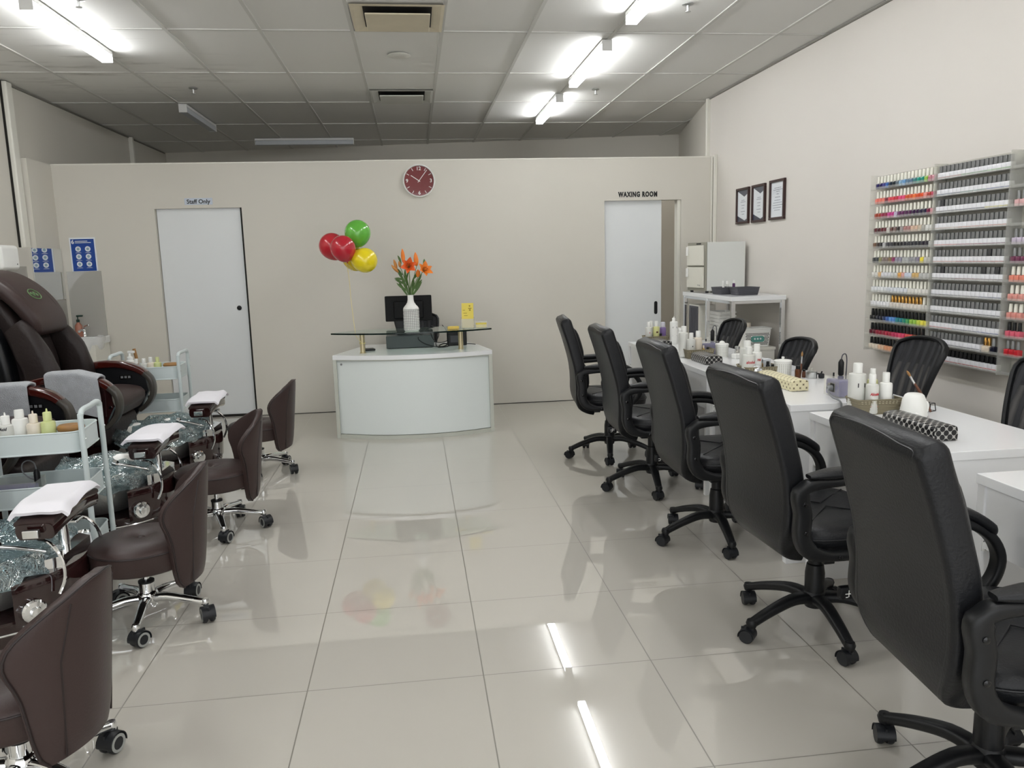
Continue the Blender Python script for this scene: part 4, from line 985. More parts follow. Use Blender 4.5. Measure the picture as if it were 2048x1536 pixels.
# ------------------------------------------------------------------ reception counter
t = thing('reception_counter', 'white curved reception counter with a glass ledge in front of the partition', 'counter', (-0.03, 6.45, 0))
def fr(x, bulge=0.15, w=0.652): return -bulge*(1-(x/w)**2)       # front curve
xs = [-0.652+1.304*i/24 for i in range(25)]
tilt = lambda x: -0.027*(x/0.652)
bm = BM()
poly = [(x, fr(x)+tilt(x)) for x in xs]+[(0.58, 0.42), (0.47, 0.76), (-0.42, 0.78)]
prism(bm, poly, 0.655, 0.69); obj('counter_top', bm, M_desk, t, 30)
bm = BM()
a = [(x*0.955, fr(x)+tilt(x)+0.014) for x in xs]; b = [(x*0.955, fr(x)+tilt(x)+0.032) for x in reversed(xs)]
prism(bm, a+b, 0.035, 0.645); fp = obj('front_panel', bm, M_panelw, t, 30)
bm = BM(); lathe(bm, [(0.009, 0), (0.009, 0.002)], 14, mtx=TX(-0.585, fr(-0.61)+0.025+0.012, 0.615) @ RX(PI/2)); obj('panel_screw', bm, M_grey, fp)
bm = BM()
a = [(x, fr(x)+tilt(x)+0.004) for x in xs]; b = [(x, fr(x)+tilt(x)+0.04) for x in reversed(xs)]
prism(bm, a+b, 0.0, 0.03); prism(bm, a+b, 0.648, 0.656); obj('plinth_rail', bm, M_edge, t, 30)
for s in (-1, 1):
    bm = BM(); y = tilt(0.64*s); box(bm, (s*0.637-0.015, y-0.008, 0.0), (s*0.637+0.015, y+0.03, 0.655), 0.003); obj('corner_post', bm, M_edge, t)
    bm = BM()
    if s < 0: prism(bm, [(-0.648, 0.02), (-0.63, 0.02), (-0.40, 0.76), (-0.418, 0.76)], 0.0, 0.655)
    else: prism(bm, [(0.63, 0.0), (0.648, 0.0), (0.575, 0.42), (0.47, 0.74), (0.452, 0.74), (0.557, 0.42)], 0.0, 0.655)
    obj('side_panel', bm, M_desk, t, 0)
for x, y in ((-0.412, 0.125), (0.405, 0.15)):
    bm = BM(); lathe(bm, [(0.027, 0.69), (0.027, 0.694), (0.021, 0.696), (0.021, 0.858)], 24, (x, y, 0)); obj('ledge_post', bm, M_brass, t)
bm = BM()
gw = 0.655
gx = [-gw+2*gw*i/30 for i in range(31)]
poly = [(x, fr(x, 0.175, gw)+tilt(x)*0.9+0.02) for x in gx]+[(0.58, 0.30), (0.3, 0.325), (-0.2, 0.30), (-0.45, 0.26), (-0.58, 0.15)]
prism(bm, poly, 0.858, 0.870); gl = obj('glass_ledge', bm, M_glass, t, 0)
bm = BM()
front = [(x, fr(x, 0.175, gw)+tilt(x)*0.9+0.0195, 0.864) for x in gx]
sweep(bm, front, [(0.0061, 0.0008), (-0.0061, 0.0008), (-0.0061, -0.0012), (0.0061, -0.0012)], side=(0, 0, 1))
obj('glass_edge', bm, M_glassedge, gl, 0)

# things on the counter
t = thing('cash_drawer', 'dark grey cash drawer under the glass ledge of the reception counter', 'drawer', (-0.05, 6.80, 0.69))
bm = BM(); box(bm, (-0.205, 0, 0.004), (0.205, 0.36, 0.108), 0.004); obj('case', bm, mat('charcoal_metal', srgb(62, 70, 70), 0.4, var=0.05, vscale=8), t)
bm = BM()
for x in (-0.18, 0.18):
    for y in (0.03, 0.33): lathe(bm, [(0.012, 0), (0.012, 0.005)], 10, (x, y, 0))
obj('feet', bm, M_rubber, t)
t = thing('monitor', 'black computer monitor seen from behind on the cash drawer', 'monitor', (-0.052, 7.02, 0.7985))
bm = BM(); box(bm, (-0.205, -0.02, 0.112), (0.205, 0.018, 0.336), 0.008); sc_ = obj('screen_housing', bm, mat('matt_black_shell', srgb(9, 9, 10), 0.5, spec=0.25), t)
bm = BM(); box(bm, (-0.13, -0.045, 0.135), (0.13, -0.018, 0.29), 0.012); obj('rear_bulge', bm, MATS['matt_black_shell'], sc_)
bm = BM(); box(bm, (-0.192, 0.0185, 0.128), (0.192, 0.0192, 0.326)); obj('screen', bm, M_blackg, sc_)
bm = BM(); box(bm, (-0.11, -0.01, 0.0), (-0.05, 0.016, 0.16), 0.006); box(bm, (-0.12, -0.03, 0.05), (0.05, 0.012, 0.118), 0.006); obj('neck', bm, M_black, t)
bm = BM(); box(bm, (-0.11, -0.11, 0.0), (0.12, 0.09, 0.012), 0.005); obj('foot', bm, M_blackg, t)
t = thing('receipt_printer', 'black receipt printer at the right end under the glass ledge', 'printer', (0.36, 6.86, 0.69))
bm = BM(); box(bm, (-0.085, 0, 0), (0.085, 0.15, 0.135), 0.01, 3); obj('body', bm, M_black, t)
bm = BM(); box(bm, (-0.07, 0.02, 0.134), (0.07, 0.13, 0.146), 0.006); obj('lid', bm, M_blackg, t)
bm = BM(); box(bm, (-0.06, -0.004, 0.03), (0.03, 0.001, 0.09), 0.002); obj('port_panel', bm, M_dgrey, t)
def cable(pts, label, r=0.0035):
    bm = BM(); tube(bm, smooth_path(pts, 6), r, 7); tag(obj('cable', bm, M_black), label, 'cable', 'black cables on the reception counter')
cable([(0.10, 6.99, 0.845), (0.06, 6.85, 0.815), (0.02, 6.795, 0.775), (0.05, 6.79, 0.74), (0.10, 6.78, 0.715), (0.16, 6.78, 0.70), (0.20, 6.80, 0.694)], 'black cable hanging over the right front corner of the cash drawer')
cable([(0.12, 7.0, 0.83), (0.13, 6.84, 0.82), (0.14, 6.79, 0.78), (0.17, 6.78, 0.74), (0.22, 6.79, 0.73), (0.275, 6.84, 0.74)], 'black cable looping from the cash drawer to the receipt printer')
cable([(0.14, 7.02, 0.86), (0.18, 6.88, 0.85), (0.20, 6.80, 0.80), (0.17, 6.76, 0.73), (0.19, 6.74, 0.694), (0.25, 6.76, 0.694), (0.29, 6.80, 0.70)], 'black cable lying in a loop left of the receipt printer')
cable([(0.24, 7.05, 0.86), (0.26, 6.9, 0.84), (0.28, 6.835, 0.80), (0.295, 6.84, 0.79)], 'short black cable plugged into the top of the receipt printer')
cable([(0.19, 6.78, 0.694), (0.23, 6.75, 0.70), (0.27, 6.77, 0.715), (0.24, 6.80, 0.72), (0.20, 6.79, 0.705), (0.22, 6.76, 0.694), (0.27, 6.79, 0.694)], 'coiled bundle of black cable on the counter', 0.005)
cable([(0.44, 6.90, 0.70), (0.48, 6.88, 0.70), (0.52, 6.86, 0.696)], 'black cable end pointing right of the receipt printer')
t = thing('card_terminal', 'small black payment terminal lying left of the cash drawer', 'terminal', (-0.40, 6.77, 0.69), 0.2)
bm = BM(); box(bm, (-0.045, -0.06, 0), (0.045, 0.06, 0.016), 0.006); obj('body', bm, M_black, t)
bm = BM(); box(bm, (-0.035, 0.0, 0.016), (0.035, 0.045, 0.0165)); obj('display', bm, M_blackg, t)

# vase of lilies
GZ = 0.870
t = thing('vase', 'white ribbed bottle vase with woven relief on the glass ledge', 'vase', (-0.028, 6.43, GZ))
def weave(r, z, a, k):
    if 0.012 < z < 0.178: return r*(1+0.022*math.sin(a*26)*math.sin(z*2*PI/0.0136*0.5+PI/2*0))
    if z >= 0.178: return r*(1+0.012*math.cos(a*18))
    return r
pr_ = [(0.050, 0), (0.058, 0.004), (0.061, 0.010)]+[(0.063, 0.012+0.0034*k) for k in range(49)]+[(0.063, 0.182), (0.057, 0.196), (0.040, 0.215), (0.028, 0.235), (0.0235, 0.255), (0.0235, 0.288), (0.0255, 0.294), (0.021, 0.294), (0.0195, 0.25), (0.0195, 0.1)]
bm = BM(); lathe(bm, pr_, 104, cap1=True, fn=weave)
tag(obj('bottle_vase', bm, mat('white_bisque', srgb(232, 232, 228), 0.55), t), 'x', 'x'); v = t.children[0]; del v['label']; del v['category']
bm = BM()
nrow = 12
for k in range(nrow+1): 
    z = 0.014+0.0136*k; tube(bm, [(0.0632*math.cos(q*PI/20), 0.0632*math.sin(q*PI/20), z) for q in range(40)], 0.0017, 4, True)
for q in range(26): tube(bm, [(0.0632*math.cos(q*PI/13), 0.0632*math.sin(q*PI/13), z) for z in (0.014, 0.177)], 0.0015, 4)
obj('woven_relief_grooves', bm, mat('grey_groove', srgb(128, 128, 126), 0.7), v, 0)

M_petal = mat('orange_petal', srgb(232, 128, 42), 0.5, var=0.18, vscale=22); M_petald = mat('deep_orange_petal', srgb(222, 92, 30), 0.5, var=0.2, vscale=22)
M_leaf = mat('lily_leaf', srgb(74, 104, 50), 0.45, var=0.3, vscale=14); M_stem = mat('lily_stem', srgb(92, 124, 62), 0.5); M_bud = mat('orange_green_bud', srgb(190, 128, 62), 0.5, var=0.3, vscale=24); M_anth = mat('rust_anther', srgb(120, 48, 22), 0.7)
def blade(bm, M, L, W, curl, cup=0.25, n=9, base=0.15, twist=0.0):
    """a pointed petal or leaf growing along local +z, bending towards +x"""
    def f(u, v):
        s = u*L; a = curl*u
        r = L/curl if abs(curl) > 1e-3 else 1e6
        x = r*(1-math.cos(a)) if abs(curl) > 1e-3 else 0; z = r*math.sin(a) if abs(curl) > 1e-3 else s
        w = W*(base+(1-base)*math.sin(min(1, u*1.35)*PI/2))*(1-max(0, (u-0.42)/0.58)**1.8)
        y = (v*2-1)*w; c = cup*w*(v*2-1)**2
        return M @ Vector((x-c*math.cos(a), y, z+c*math.sin(a)))
    sheet(bm, f, n, 4, 0.0006)
def aim(p, d, roll=0.0):
    d = Vector(d).normalized(); q = d.to_track_quat('Z', 'Y').to_matrix().to_4x4(); q.translation = Vector(p); return q @ RZ(roll)
VT = Vector((-0.028, 6.43, GZ))
def P3(x, y, z): return VT+Vector((x, y, z))
def stem_pts(tip): 
    a = Vector((tip[0]*0.05, tip[1]*0.05, 0.12)); b = Vector((tip[0]*0.16, tip[1]*0.2, 0.292)); c = Vector((tip[0]*0.6, tip[1]*0.6, 0.292+(tip[2]-0.292)*0.62)); return smooth_path([VT+a, VT+b, VT+c, VT+Vector(tip)], 6)
def lily(tip, face, label, open_=True, m=M_petal, extra=()):
    t = thing('lily', label, 'flower', tuple(P3(*tip)), 0, 'orange lilies in the white vase')
    o = P3(*tip)
    bm = BM(); tube(bm, [p-o for p in stem_pts(tip)], 0.0032, 6); s = obj('stem', bm, M_stem, t)
    for k in range(6):
        bm = BM(); blade(bm, aim((0, 0, 0), face, k*PI/3+0.3) @ TX(0.004, 0, 0) @ RY(0.20 if k % 2 else 0.26), 0.098 if k % 2 else 0.092, 0.028 if k % 2 else 0.022, 1.15 if open_ else 0.3); obj('petal', bm, m, t, 60)
    F = Vector(face).normalized()
    bm = BM()
    for k in range(6):
        M = aim((0, 0, 0), face, k*PI/3); e = M @ Vector((0.016, 0, 0.055)); tube(bm, [(0, 0, 0), M @ Vector((0.008, 0, 0.03)), e], 0.001, 5)
    st_ = obj('stamens', bm, M_stem, t)
    bm = BM()
    for k in range(6):
        M = aim((0, 0, 0), face, k*PI/3); e = M @ Vector((0.016, 0, 0.055)); lathe(bm, [(0.0, -0.006), (0.0024, -0.003), (0.0024, 0.003), (0.0, 0.006)], 8, mtx=Matrix.Translation(e) @ RY(1.2))
    obj('anthers', bm, M_anth, st_)
def bud(tip, d, L, label, m=M_bud, W=0.0125):
    t = thing('lily_bud', label, 'flower', tuple(P3(*tip)), 0, 'lily buds in the white vase'); o = P3(*tip)
    bm = BM(); tube(bm, [p-o for p in stem_pts(tip)], 0.0026, 6); obj('stem', bm, M_stem, t)
    bm = BM(); lathe(bm, [(0.0, 0.0), (W*0.6, L*0.08), (W*0.95, L*0.3), (W, L*0.5), (W*0.75, L*0.75), (W*0.3, L*0.94), (0.0, L)], 12, mtx=aim((0, 0, 0), d), fn=lambda r, z, a, k: r*(1+0.08*math.cos(3*a))); obj('bud', bm, m, t, 60)
lily((0.0, -0.03, 0.515), (-0.02, -0.96, 0.28), 'open deep orange lily facing the camera, centre of the bouquet', m=M_petald)
lily((0.105, -0.02, 0.475), (0.45, -0.75, 0.45), 'open light orange lily leaning out on the right side of the bouquet')
bud((-0.042, 0.0, 0.55), (-0.05, 0.0, 1), 0.115, 'tall slim orange lily bud rising highest from the bouquet', M_petal, 0.016)
bud((0.060, 0.01, 0.52), (-0.05, 0.05, 1), 0.115, 'half-open orange lily bud standing upright right of centre', M_petal, 0.019)
bud((-0.098, 0.0, 0.505), (-0.28, 0, 1), 0.08, 'orange bud leaning left, upper of the left pair')
bud((-0.085, -0.02, 0.475), (-0.75, 0, 0.85), 0.085, 'orange green bud leaning far left, lower of the left pair')
bud((-0.070, 0.0, 0.515), (-0.15, -0.2, 1), 0.055, 'short orange bud just left of the open centre lily')
bud((0.066, -0.04, 0.435), (0.05, -0.4, 0.8), 0.07, 'drooping orange bud hanging under the right lily', M_petal, 0.018)
t = thing('lily_foliage', 'green lily leaves fanning out of the vase neck', 'leaves', tuple(P3(0, 0, 0)))
specs = [(-0.02, 0.0, 0.285, -0.55, 0.85, 0.16), (-0.01, -0.01, 0.29, -0.35, 0.95, 0.19), (0.0, -0.012, 0.285, -0.05, 1, 0.17), (0.012, -0.01, 0.285, 0.25, 0.95, 0.16), (0.015, 0.0, 0.285, 0.6, 0.8, 0.15), (0.0, 0.01, 0.29, 0.1, 1, 0.2),
         (-0.03, 0.0, 0.33, -0.8, 0.6, 0.11), (-0.035, 0.0, 0.38, -0.9, 0.45, 0.10), (-0.05, 0.0, 0.42, -0.95, 0.15, 0.075), (0.035, 0, 0.34, 0.7, 0.75, 0.11), (0.04, -0.01, 0.36, 0.55, 0.9, 0.12), (-0.04, -0.01, 0.40, -0.5, 0.9, 0.12), (-0.02, -0.02, 0.37, -0.25, 1, 0.14), (0.03, 0, 0.42, 0.6, 0.7, 0.08),
         (-0.062, 0, 0.545, -0.25, 1, 0.075), (0.115, 0, 0.535, 0.3, 0.9, 0.05), (-0.055, -0.01, 0.455, -0.6, 0.7, 0.08), (-0.02, 0.01, 0.42, 0.1, 1, 0.10)]
for k, (x, y, z, dx, dz, L) in enumerate(specs):
    bm = BM(); blade(bm, aim((x, y, z), (dx, -0.12*((k % 3)-1), dz), 0.0 if dx > 0 else PI), L, 0.011, 0.55, 0.3, base=0.4); obj('leaf', bm, M_leaf, t, 60)
bm = BM()
for tip in ((0.0, 0.0, 0.45), (0.02, 0.01, 0.40), (-0.02, 0.01, 0.42)): tube(bm, [p-VT for p in stem_pts(tip)], 0.0035, 6)
obj('stems', bm, M_stem, t)

# balloons
def balloon(c, r, col, label, d=(0, 0, -1), sy=1.0):
    t = thing('balloon', label, 'balloon', c, 0, 'bunch of balloons tied to the counter')
    m = mat('balloon_%d_%d_%d' % col, srgb(*col), 0.22, coat=0.5, trans=0.0)
    M = aim((0, 0, 0), Vector(d)*-1)
    bm = BM(); prof = []
    for k in range(25):
        a = PI*k/24; z = -math.cos(a); rr = math.sin(a)
        if z < 0: z *= 1.18; rr *= (1-0.10*(z/1.18)**2)
        prof.append((rr*r, z*r))
    lathe(bm, prof, 40, mtx=M); obj('skin', bm, m, t, 60)
    bm = BM(); lathe(bm, [(0.003, -1.17*r), (0.005, -1.20*r), (0.009, -1.245*r)], 12, mtx=M); obj('knot', bm, m, t)
balloon((-0.654, 6.72, 1.575), 0.108, (186, 36, 48), 'red balloon at the left of the bunch, partly hidden', (0.5, 0, -0.8))
balloon((-0.548, 6.50, 1.553), 0.100, (184, 34, 50), 'red balloon in front, covering part of the other red one', (0.25, 0.1, -1))
balloon((-0.437, 6.68, 1.676), 0.106, (100, 182, 66), 'green balloon at the top of the bunch', (-0.2, -0.1, -1))
balloon((-0.380, 6.53, 1.450), 0.100, (236, 214, 30), 'bright yellow balloon at the right of the bunch', (-0.9, 0, 0.2))
balloon((-0.465, 6.74, 1.46), 0.098, (226, 196, 30), 'yellow balloon half hidden behind the front yellow one', (-0.6, 0, 0.1))
bm = BM(); tube(bm, smooth_path([(-0.535, 6.60, 1.43), (-0.52, 6.59, 1.30), (-0.515, 6.58, 1.15), (-0.505, 6.57, 1.0), (-0.497, 6.565, 0.90), (-0.49, 6.562, 0.84), (-0.465, 6.56, 0.80), (-0.445, 6.551, 0.775)], 6), 0.0022, 6, rx=0.0012)
tube(bm, [(-0.442+0.0235*math.cos(k*PI/8), 6.575+0.0235*math.sin(k*PI/8), 0.772+0.004*math.sin(k*1.7)) for k in range(16)], 0.003, 6, True)
for k in range(3): tube(bm, smooth_path([(-0.535, 6.60, 1.43), (-0.53+0.02*k, 6.59, 1.405-0.01*k), (-0.522+0.012*k, 6.585, 1.36)], 4), 0.0015, 5)
tag(obj('balloon_ribbon', bm, mat('yellow_ribbon', srgb(222, 206, 140), 0.4)), 'thin yellow ribbon tying the balloons to the left ledge post', 'ribbon')

# brochures and cards on the glass
t = thing('brochure_holder', 'clear holder with tall yellow brochures at the right of the glass ledge', 'holder', (0.435, 6.52, GZ), -0.12)
bm = BM(); box(bm, (-0.054, -0.03, 0), (0.054, 0.035, 0.003)); box(bm, (-0.054, -0.03, 0), (0.054, -0.027, 0.08)); box(bm, (-0.054, -0.03, 0), (-0.051, 0.03, 0.09)); box(bm, (0.051, -0.03, 0), (0.054, 0.03, 0.09)); obj('acrylic_pocket', bm, M_acryl, t, 0)
M = TX(0, 0.0, 0.004) @ RX(-0.22)
bm = BM(); box(bm, (-0.049, -0.008, 0), (0.049, 0.012, 0.205), mtx=M); br = obj('brochures', bm, M_yellow, t, 0)
bm = BM()
for x, z, w_, h_ in ((0.018, 0.18, 0.012, 0.012), (0.02, 0.16, 0.026, 0.008), (0.02, 0.146, 0.014, 0.012), (-0.03, 0.145, 0.02, 0.004), (-0.02, 0.12, 0.03, 0.004), (-0.015, 0.10, 0.03, 0.004)): box(bm, (x-w_/2, -0.0088, z-h_/2), (x+w_/2, -0.0082, z+h_/2), mtx=M)
obj('print', bm, mat('olive_print', srgb(150, 128, 40), 0.6), br, 0)
bm = BM(); box(bm, (-0.047, -0.0255, 0.004), (0.047, -0.0225, 0.076)); lf = obj('front_leaflet', bm, mat('pale_leaflet', srgb(228, 214, 160), 0.5), t, 0)
t = thing('business_card_holder', 'small clear holder with yellow business cards beside the tall brochures', 'holder', (0.545, 6.50, GZ))
bm = BM(); box(bm, (-0.05, -0.02, 0), (0.05, 0.025, 0.003)); box(bm, (-0.05, -0.02, 0), (0.05, -0.017, 0.03)); box(bm, (-0.05, 0.022, 0), (0.05, 0.025, 0.055)); obj('acrylic_pocket', bm, M_acryl, t, 0)
bm = BM(); box(bm, (-0.044, -0.015, 0.004), (0.044, 0.008, 0.042)); obj('cards', bm, M_yellow, t, 0)
t = thing('card_stack', 'low stack of yellow cards lying on the glass ledge', 'cards', (0.313, 6.53, GZ))
bm = BM(); box(bm, (-0.047, -0.028, 0), (0.047, 0.028, 0.016), 0.001); obj('cards', bm, mat('golden_card', srgb(214, 182, 88), 0.5), t, 0)
bm = BM(); box(bm, (-0.04, -0.02, 0.016), (0.045, 0.02, 0.0185), mtx=RZ(0.1)); obj('top_card', bm, M_yellow, t, 0)
# ------------------------------------------------------------------ pedicure spa chairs (facing +x, origin on the floor below the seat front)
M_brownd = mat('dark_brown_leather', srgb(40, 32, 31), 0.45, spec=0.35, bump=0.15, bscale=60, var=0.08, vscale=8)
M_blackl = mat('black_side_shell', srgb(16, 17, 20), 0.35, bump=0.03, bscale=60)
M_taupep = mat('taupe_gloss_plastic', srgb(64, 60, 55), 0.3)
def make_spa(label):
    t = thing('pedicure_chair', label, 'spa chair', group='brown pedicure spa chairs along the left wall')
    # base: mahogany hull with rounded nose
    def plan(k):
        out = [(-0.98, -0.27*k), (-0.2, -0.30*k), (0.15, -0.335*k)]
        out += [(0.28+0.325*math.cos(a)*k, 0.32*math.sin(a)*k) for a in [math.radians(d) for d in range(-85, 86, 10)]]
        out += [(0.15, 0.335*k), (-0.2, 0.30*k), (-0.98, 0.27*k)]
        return out
    bm = BM(); rings = []
    for z, k in ((0.0, 0.80), (0.03, 0.84), (0.12, 0.91), (0.17, 0.96), (0.20, 0.97), (0.207, 0.95)):
        rings.append([bm.verts.new((x, y, z)) for x, y in plan(k)])
    for a, b in zip(rings, rings[1:]):
        n = len(a)
        for i in range(n): bm.faces.new((a[i], a[(i+1) % n], b[(i+1) % n], b[i]))
    bm.faces.new(list(reversed(rings[0]))); bm.faces.new(rings[-1])
    base = obj('base_hull', bm, M_mahogd, t, 45)
    bm = BM()
    nose = [(0.47+0.0, -0.285), *[(0.28+0.325*math.cos(a), 0.32*math.sin(a)) for a in [math.radians(d) for d in range(-50, 51, 10)]], (0.47, 0.285), (0.50, 0.15), (0.515, 0.0), (0.50, -0.15)]
    R2_ = []
    for z, k in ((0.19, 0.98), (0.30, 1.0), (0.335, 0.99), (0.345, 0.97)): R2_.append([bm.verts.new((0.3+(x-0.3)*k, y*k, z)) for x, y in nose])
    for a, b in zip(R2_, R2_[1:]):
        for i in range(len(a)): bm.faces.new((a[i], a[(i+1) % len(a)], b[(i+1) % len(a)], b[i]))
    bm.faces.new(R2_[-1]); bm.faces.new(list(reversed(R2_[0]))); obj('nose_block', bm, M_mahogd, base, 45)
    bm = BM(); box(bm, (-0.98, -0.28, 0.20), (-0.02, 0.28, 0.345), 0.02, 3); obj('rear_block', bm, M_mahogd, base, 45)
    bm = BM(); tube(bm, [Vector((x, y, 0.165)) for x, y in plan(0.957)[1:-1]], 0.004, 6); obj('trim_line', bm, M_chrome, base)
    for sx, sy, a in ((0.512, -0.235, -0.80), (0.512, 0.235, 0.80)):
        bm = BM(); M = TX(sx, sy, 0.235) @ RZ(a) @ RY(PI/2); lathe(bm, [(0.04, -0.01), (0.042, 0.004), (0.036, 0.012), (0.02, 0.014), (0.018, 0.03), (0.0, 0.032)], 24, mtx=M); obj('control_knob', bm, M_chrome, base)
    # footbath
    bm = BM(); lathe(bm, [(0.13, 0.20), (0.17, 0.215), (0.205, 0.27), (0.222, 0.34), (0.228, 0.395), (0.236, 0.402), (0.230, 0.408), (0.218, 0.396), (0.205, 0.33), (0.165, 0.26), (0.10, 0.245), (0, 0.243)], 48, (0.24, 0.0, 0), True, False, 1.12, 1.32); obj('footbath_bowl', bm, M_satin, t)
    # chrome rail over the nose and its panel
    for s in (-1, 1):
        bm = BM(); tube(bm, smooth_path([(0.50, s*0.12, 0.46), (0.55, s*0.15, 0.455), (0.592, s*0.165, 0.40), (0.598, s*0.168, 0.33), (0.575, s*0.172, 0.27)], 5), 0.0065, 8); obj('chrome_hoop', bm, M_chrome, t)
    bm = BM(); prism(bm, [(0.525, -0.15), (0.575, -0.11), (0.583, 0.11), (0.525, 0.15)], 0.34, 0.39); obj('jet_panel', bm, M_chrome, t, 30)
    # footrest on a post
    bm = BM(); lathe(bm, [(0.02, 0.34), (0.018, 0.50)], 16, (0.535, 0, 0)); box(bm, (0.47, -0.03, 0.485), (0.60, 0.03, 0.498), 0.004); obj('footrest_post', bm, M_chrome, t)
    bm = BM()
    pts = smooth_path([(0.53, -0.20, 0.515), (0.53, -0.1, 0.53), (0.53, 0.0, 0.535), (0.53, 0.1, 0.53), (0.53, 0.20, 0.515)], 4); m = len(pts)
    sweep(bm, pts, rrect(0.15, 0.06, 0.022, 4), side=(1, 0, 0), scale=[(0.86+0.14*math.sin(PI*i/(m-1)), 1) for i in range(m)]); fr_ = obj('footrest', bm, M_mahogd, t, 40)
    bm = BM(); sweep(bm, [p+Vector((0, 0, 0.03)) for p in pts], rrect(0.135, 0.022, 0.01, 3), side=(1, 0, 0)); obj('footrest_pad', bm, M_brown, fr_, 40)
    bm = BM(); box(bm, (0.50, -0.232, 0.50), (0.555, -0.212, 0.53), 0.004); obj('adjuster_block', bm, M_chrome, fr_)
    # spray head and lever next to the footrest
    bm = BM(); tube(bm, [(0.405, -0.20, 0.468), (0.46, -0.175, 0.45), (0.53, -0.14, 0.42)], [0.009, 0.008, 0.006], 10); lathe(bm, [(0.010, 0), (0.017, 0.008), (0.017, 0.026), (0.0, 0.030)], 12, mtx=TX(0.41, -0.198, 0.468) @ RY(-1.2)); obj('hand_shower', bm, M_chrome, t)
    # leg panel and seat
    bm = BM(); box(bm, (-0.18, -0.27, 0.33), (0.0, 0.27, 0.50), 0.05, 3); obj('leg_panel', bm, M_brownd, t, 50)
    bm = BM(); sec = rrect(0.50, 0.17, 0.06, 5)
    pts = smooth_path([(-0.62, 0, 0.56), (-0.35, 0, 0.575), (-0.12, 0, 0.585), (0.0, 0, 0.575), (0.055, 0, 0.545)], 4); m = len(pts)
    sweep(bm, pts, sec, scale=[(1, 1) if i < m-3 else (0.98-0.04*(i-m+3), 0.9-0.22*(i-m+3)) for i in range(m)]); seat = obj('seat_cushion', bm, M_brown, t, 50)
    bm = BM(); tube(bm, [(0.0, -0.245, 0.56), (0.045, -0.235, 0.575), (0.05, 0, 0.585), (0.045, 0.235, 0.575), (0.0, 0.245, 0.56)], 0.003, 6); obj('seat_piping', bm, M_brownp, seat)
    # back: black shell, brown padded face with side wings, head pillow
    bl = [(-0.50, 0.50), (-0.46, 0.70), (-0.47, 0.90), (-0.52, 1.08), (-0.60, 1.24), (-0.70, 1.33), (-0.78, 1.36)]
    bm = BM(); pts = smooth_path([(x-0.13, 0, z-0.02) for x, z in bl], 4); m = len(pts)
    sweep(bm, pts, rrect(0.60, 0.16, 0.05, 4), scale=[(1-0.22*(i/(m-1))**3, 1-0.3*(i/(m-1))**2) for i in range(m)]); sh = obj('back_shell', bm, M_blackl, t, 50)
    bm = BM(); pts = smooth_path([(x-0.03, 0, z) for x, z in bl[:5]], 4); m = len(pts)
    bmf = BM(); sweep(bmf, pts, rrect(0.40, 0.14, 0.05, 5), scale=[(1, 0.9+0.1*math.cos(5*i/(m-1)*PI)) for i in range(m)]); bm.free()
    for v in bmf.verts: v.co += Vector((0.012*noise.noise(v.co*6), 0, 0.006*noise.noise(v.co*5+Vector((3, 1, 2)))))
    obj('back_cushion', bmf, M_brownd, t, 60)
    for s in (-1, 1):
        bm = BM(); pts = smooth_path([(-0.42, s*0.235, 0.50), (-0.36, s*0.25, 0.66), (-0.36, s*0.25, 0.82), (-0.42, s*0.24, 0.98), (-0.50, s*0.22, 1.10)], 5); m = len(pts)
        sweep(bm, pts, rrect(0.12, 0.20, 0.05, 4), scale=[(0.75+0.3*math.sin(PI*i/(m-1)), 0.62+0.4*math.sin(PI*(0.15+0.8*i/(m-1)))) for i in range(m)])
        for v in bm.verts: v.co += Vector((0.012*noise.noise(v.co*9), 0.006*noise.noise(v.co*7), 0.012*noise.noise(v.co*8+Vector((5, 0, 1)))))
        obj('side_wing', bm, M_brownd, t, 60)
    bm = BM(); hp = [(-0.385, 1.045), (-0.365, 1.09), (-0.385, 1.16), (-0.44, 1.245), (-0.52, 1.325), (-0.62, 1.385), (-0.73, 1.405), (-0.80, 1.39)]
    pts = smooth_path([(x-0.035, 0, z) for x, z in hp], 5); m = len(pts)
    sweep(bm, pts, rrect(0.48, 0.085, 0.04, 5), scale=[(0.72+0.28*math.sin(PI*min(1, (i+2)/(m*0.55))/2), min(1, 0.4+0.6*min(i, m-1-i)/4)) for i in range(m)]); hd = obj('head_pillow', bm, M_brown, t, 60)
    bm = BM()
    for y in (-0.145, 0.145): tube(bm, [p+Vector((0.03, y*1.05, 0.028)) for p in pts[3:-4]], 0.003, 6)
    obj('pillow_seams', bm, M_brownp, hd)
    q = pts[16]; tg = (pts[17]-pts[15]).normalized(); nn = Vector((0, 1, 0)).cross(tg); nn = nn if nn.x > 0 else -nn
    M = MX(q+nn*0.0432, (0, 1, 0), tg if Vector((0, 1, 0)).cross(tg).dot(nn) > 0 else -tg)
    bm = BM(); tube(bm, [M @ Vector((0.062*math.cos(k*PI/16), 0.04*math.sin(k*PI/16), 0)) for k in range(32)], 0.0035, 6, True)
    for a, b in ((-0.03, 0.008), (-0.012, -0.004), (0.008, 0.01), (0.026, -0.006)): lathe(bm, [(0.011, -0.001), (0.009, 0.003)], 10, mtx=M @ TX(a, b, 0))
    obj('round_emblem', bm, mat('green_embroidery', srgb(92, 122, 80), 0.7), hd)
    # arms: mahogany arch, black inner panel, taupe front scroll
    ap = [(-0.62, 0.675), (-0.45, 0.745), (-0.28, 0.785), (-0.12, 0.79), (0.0, 0.755), (0.055, 0.715)]
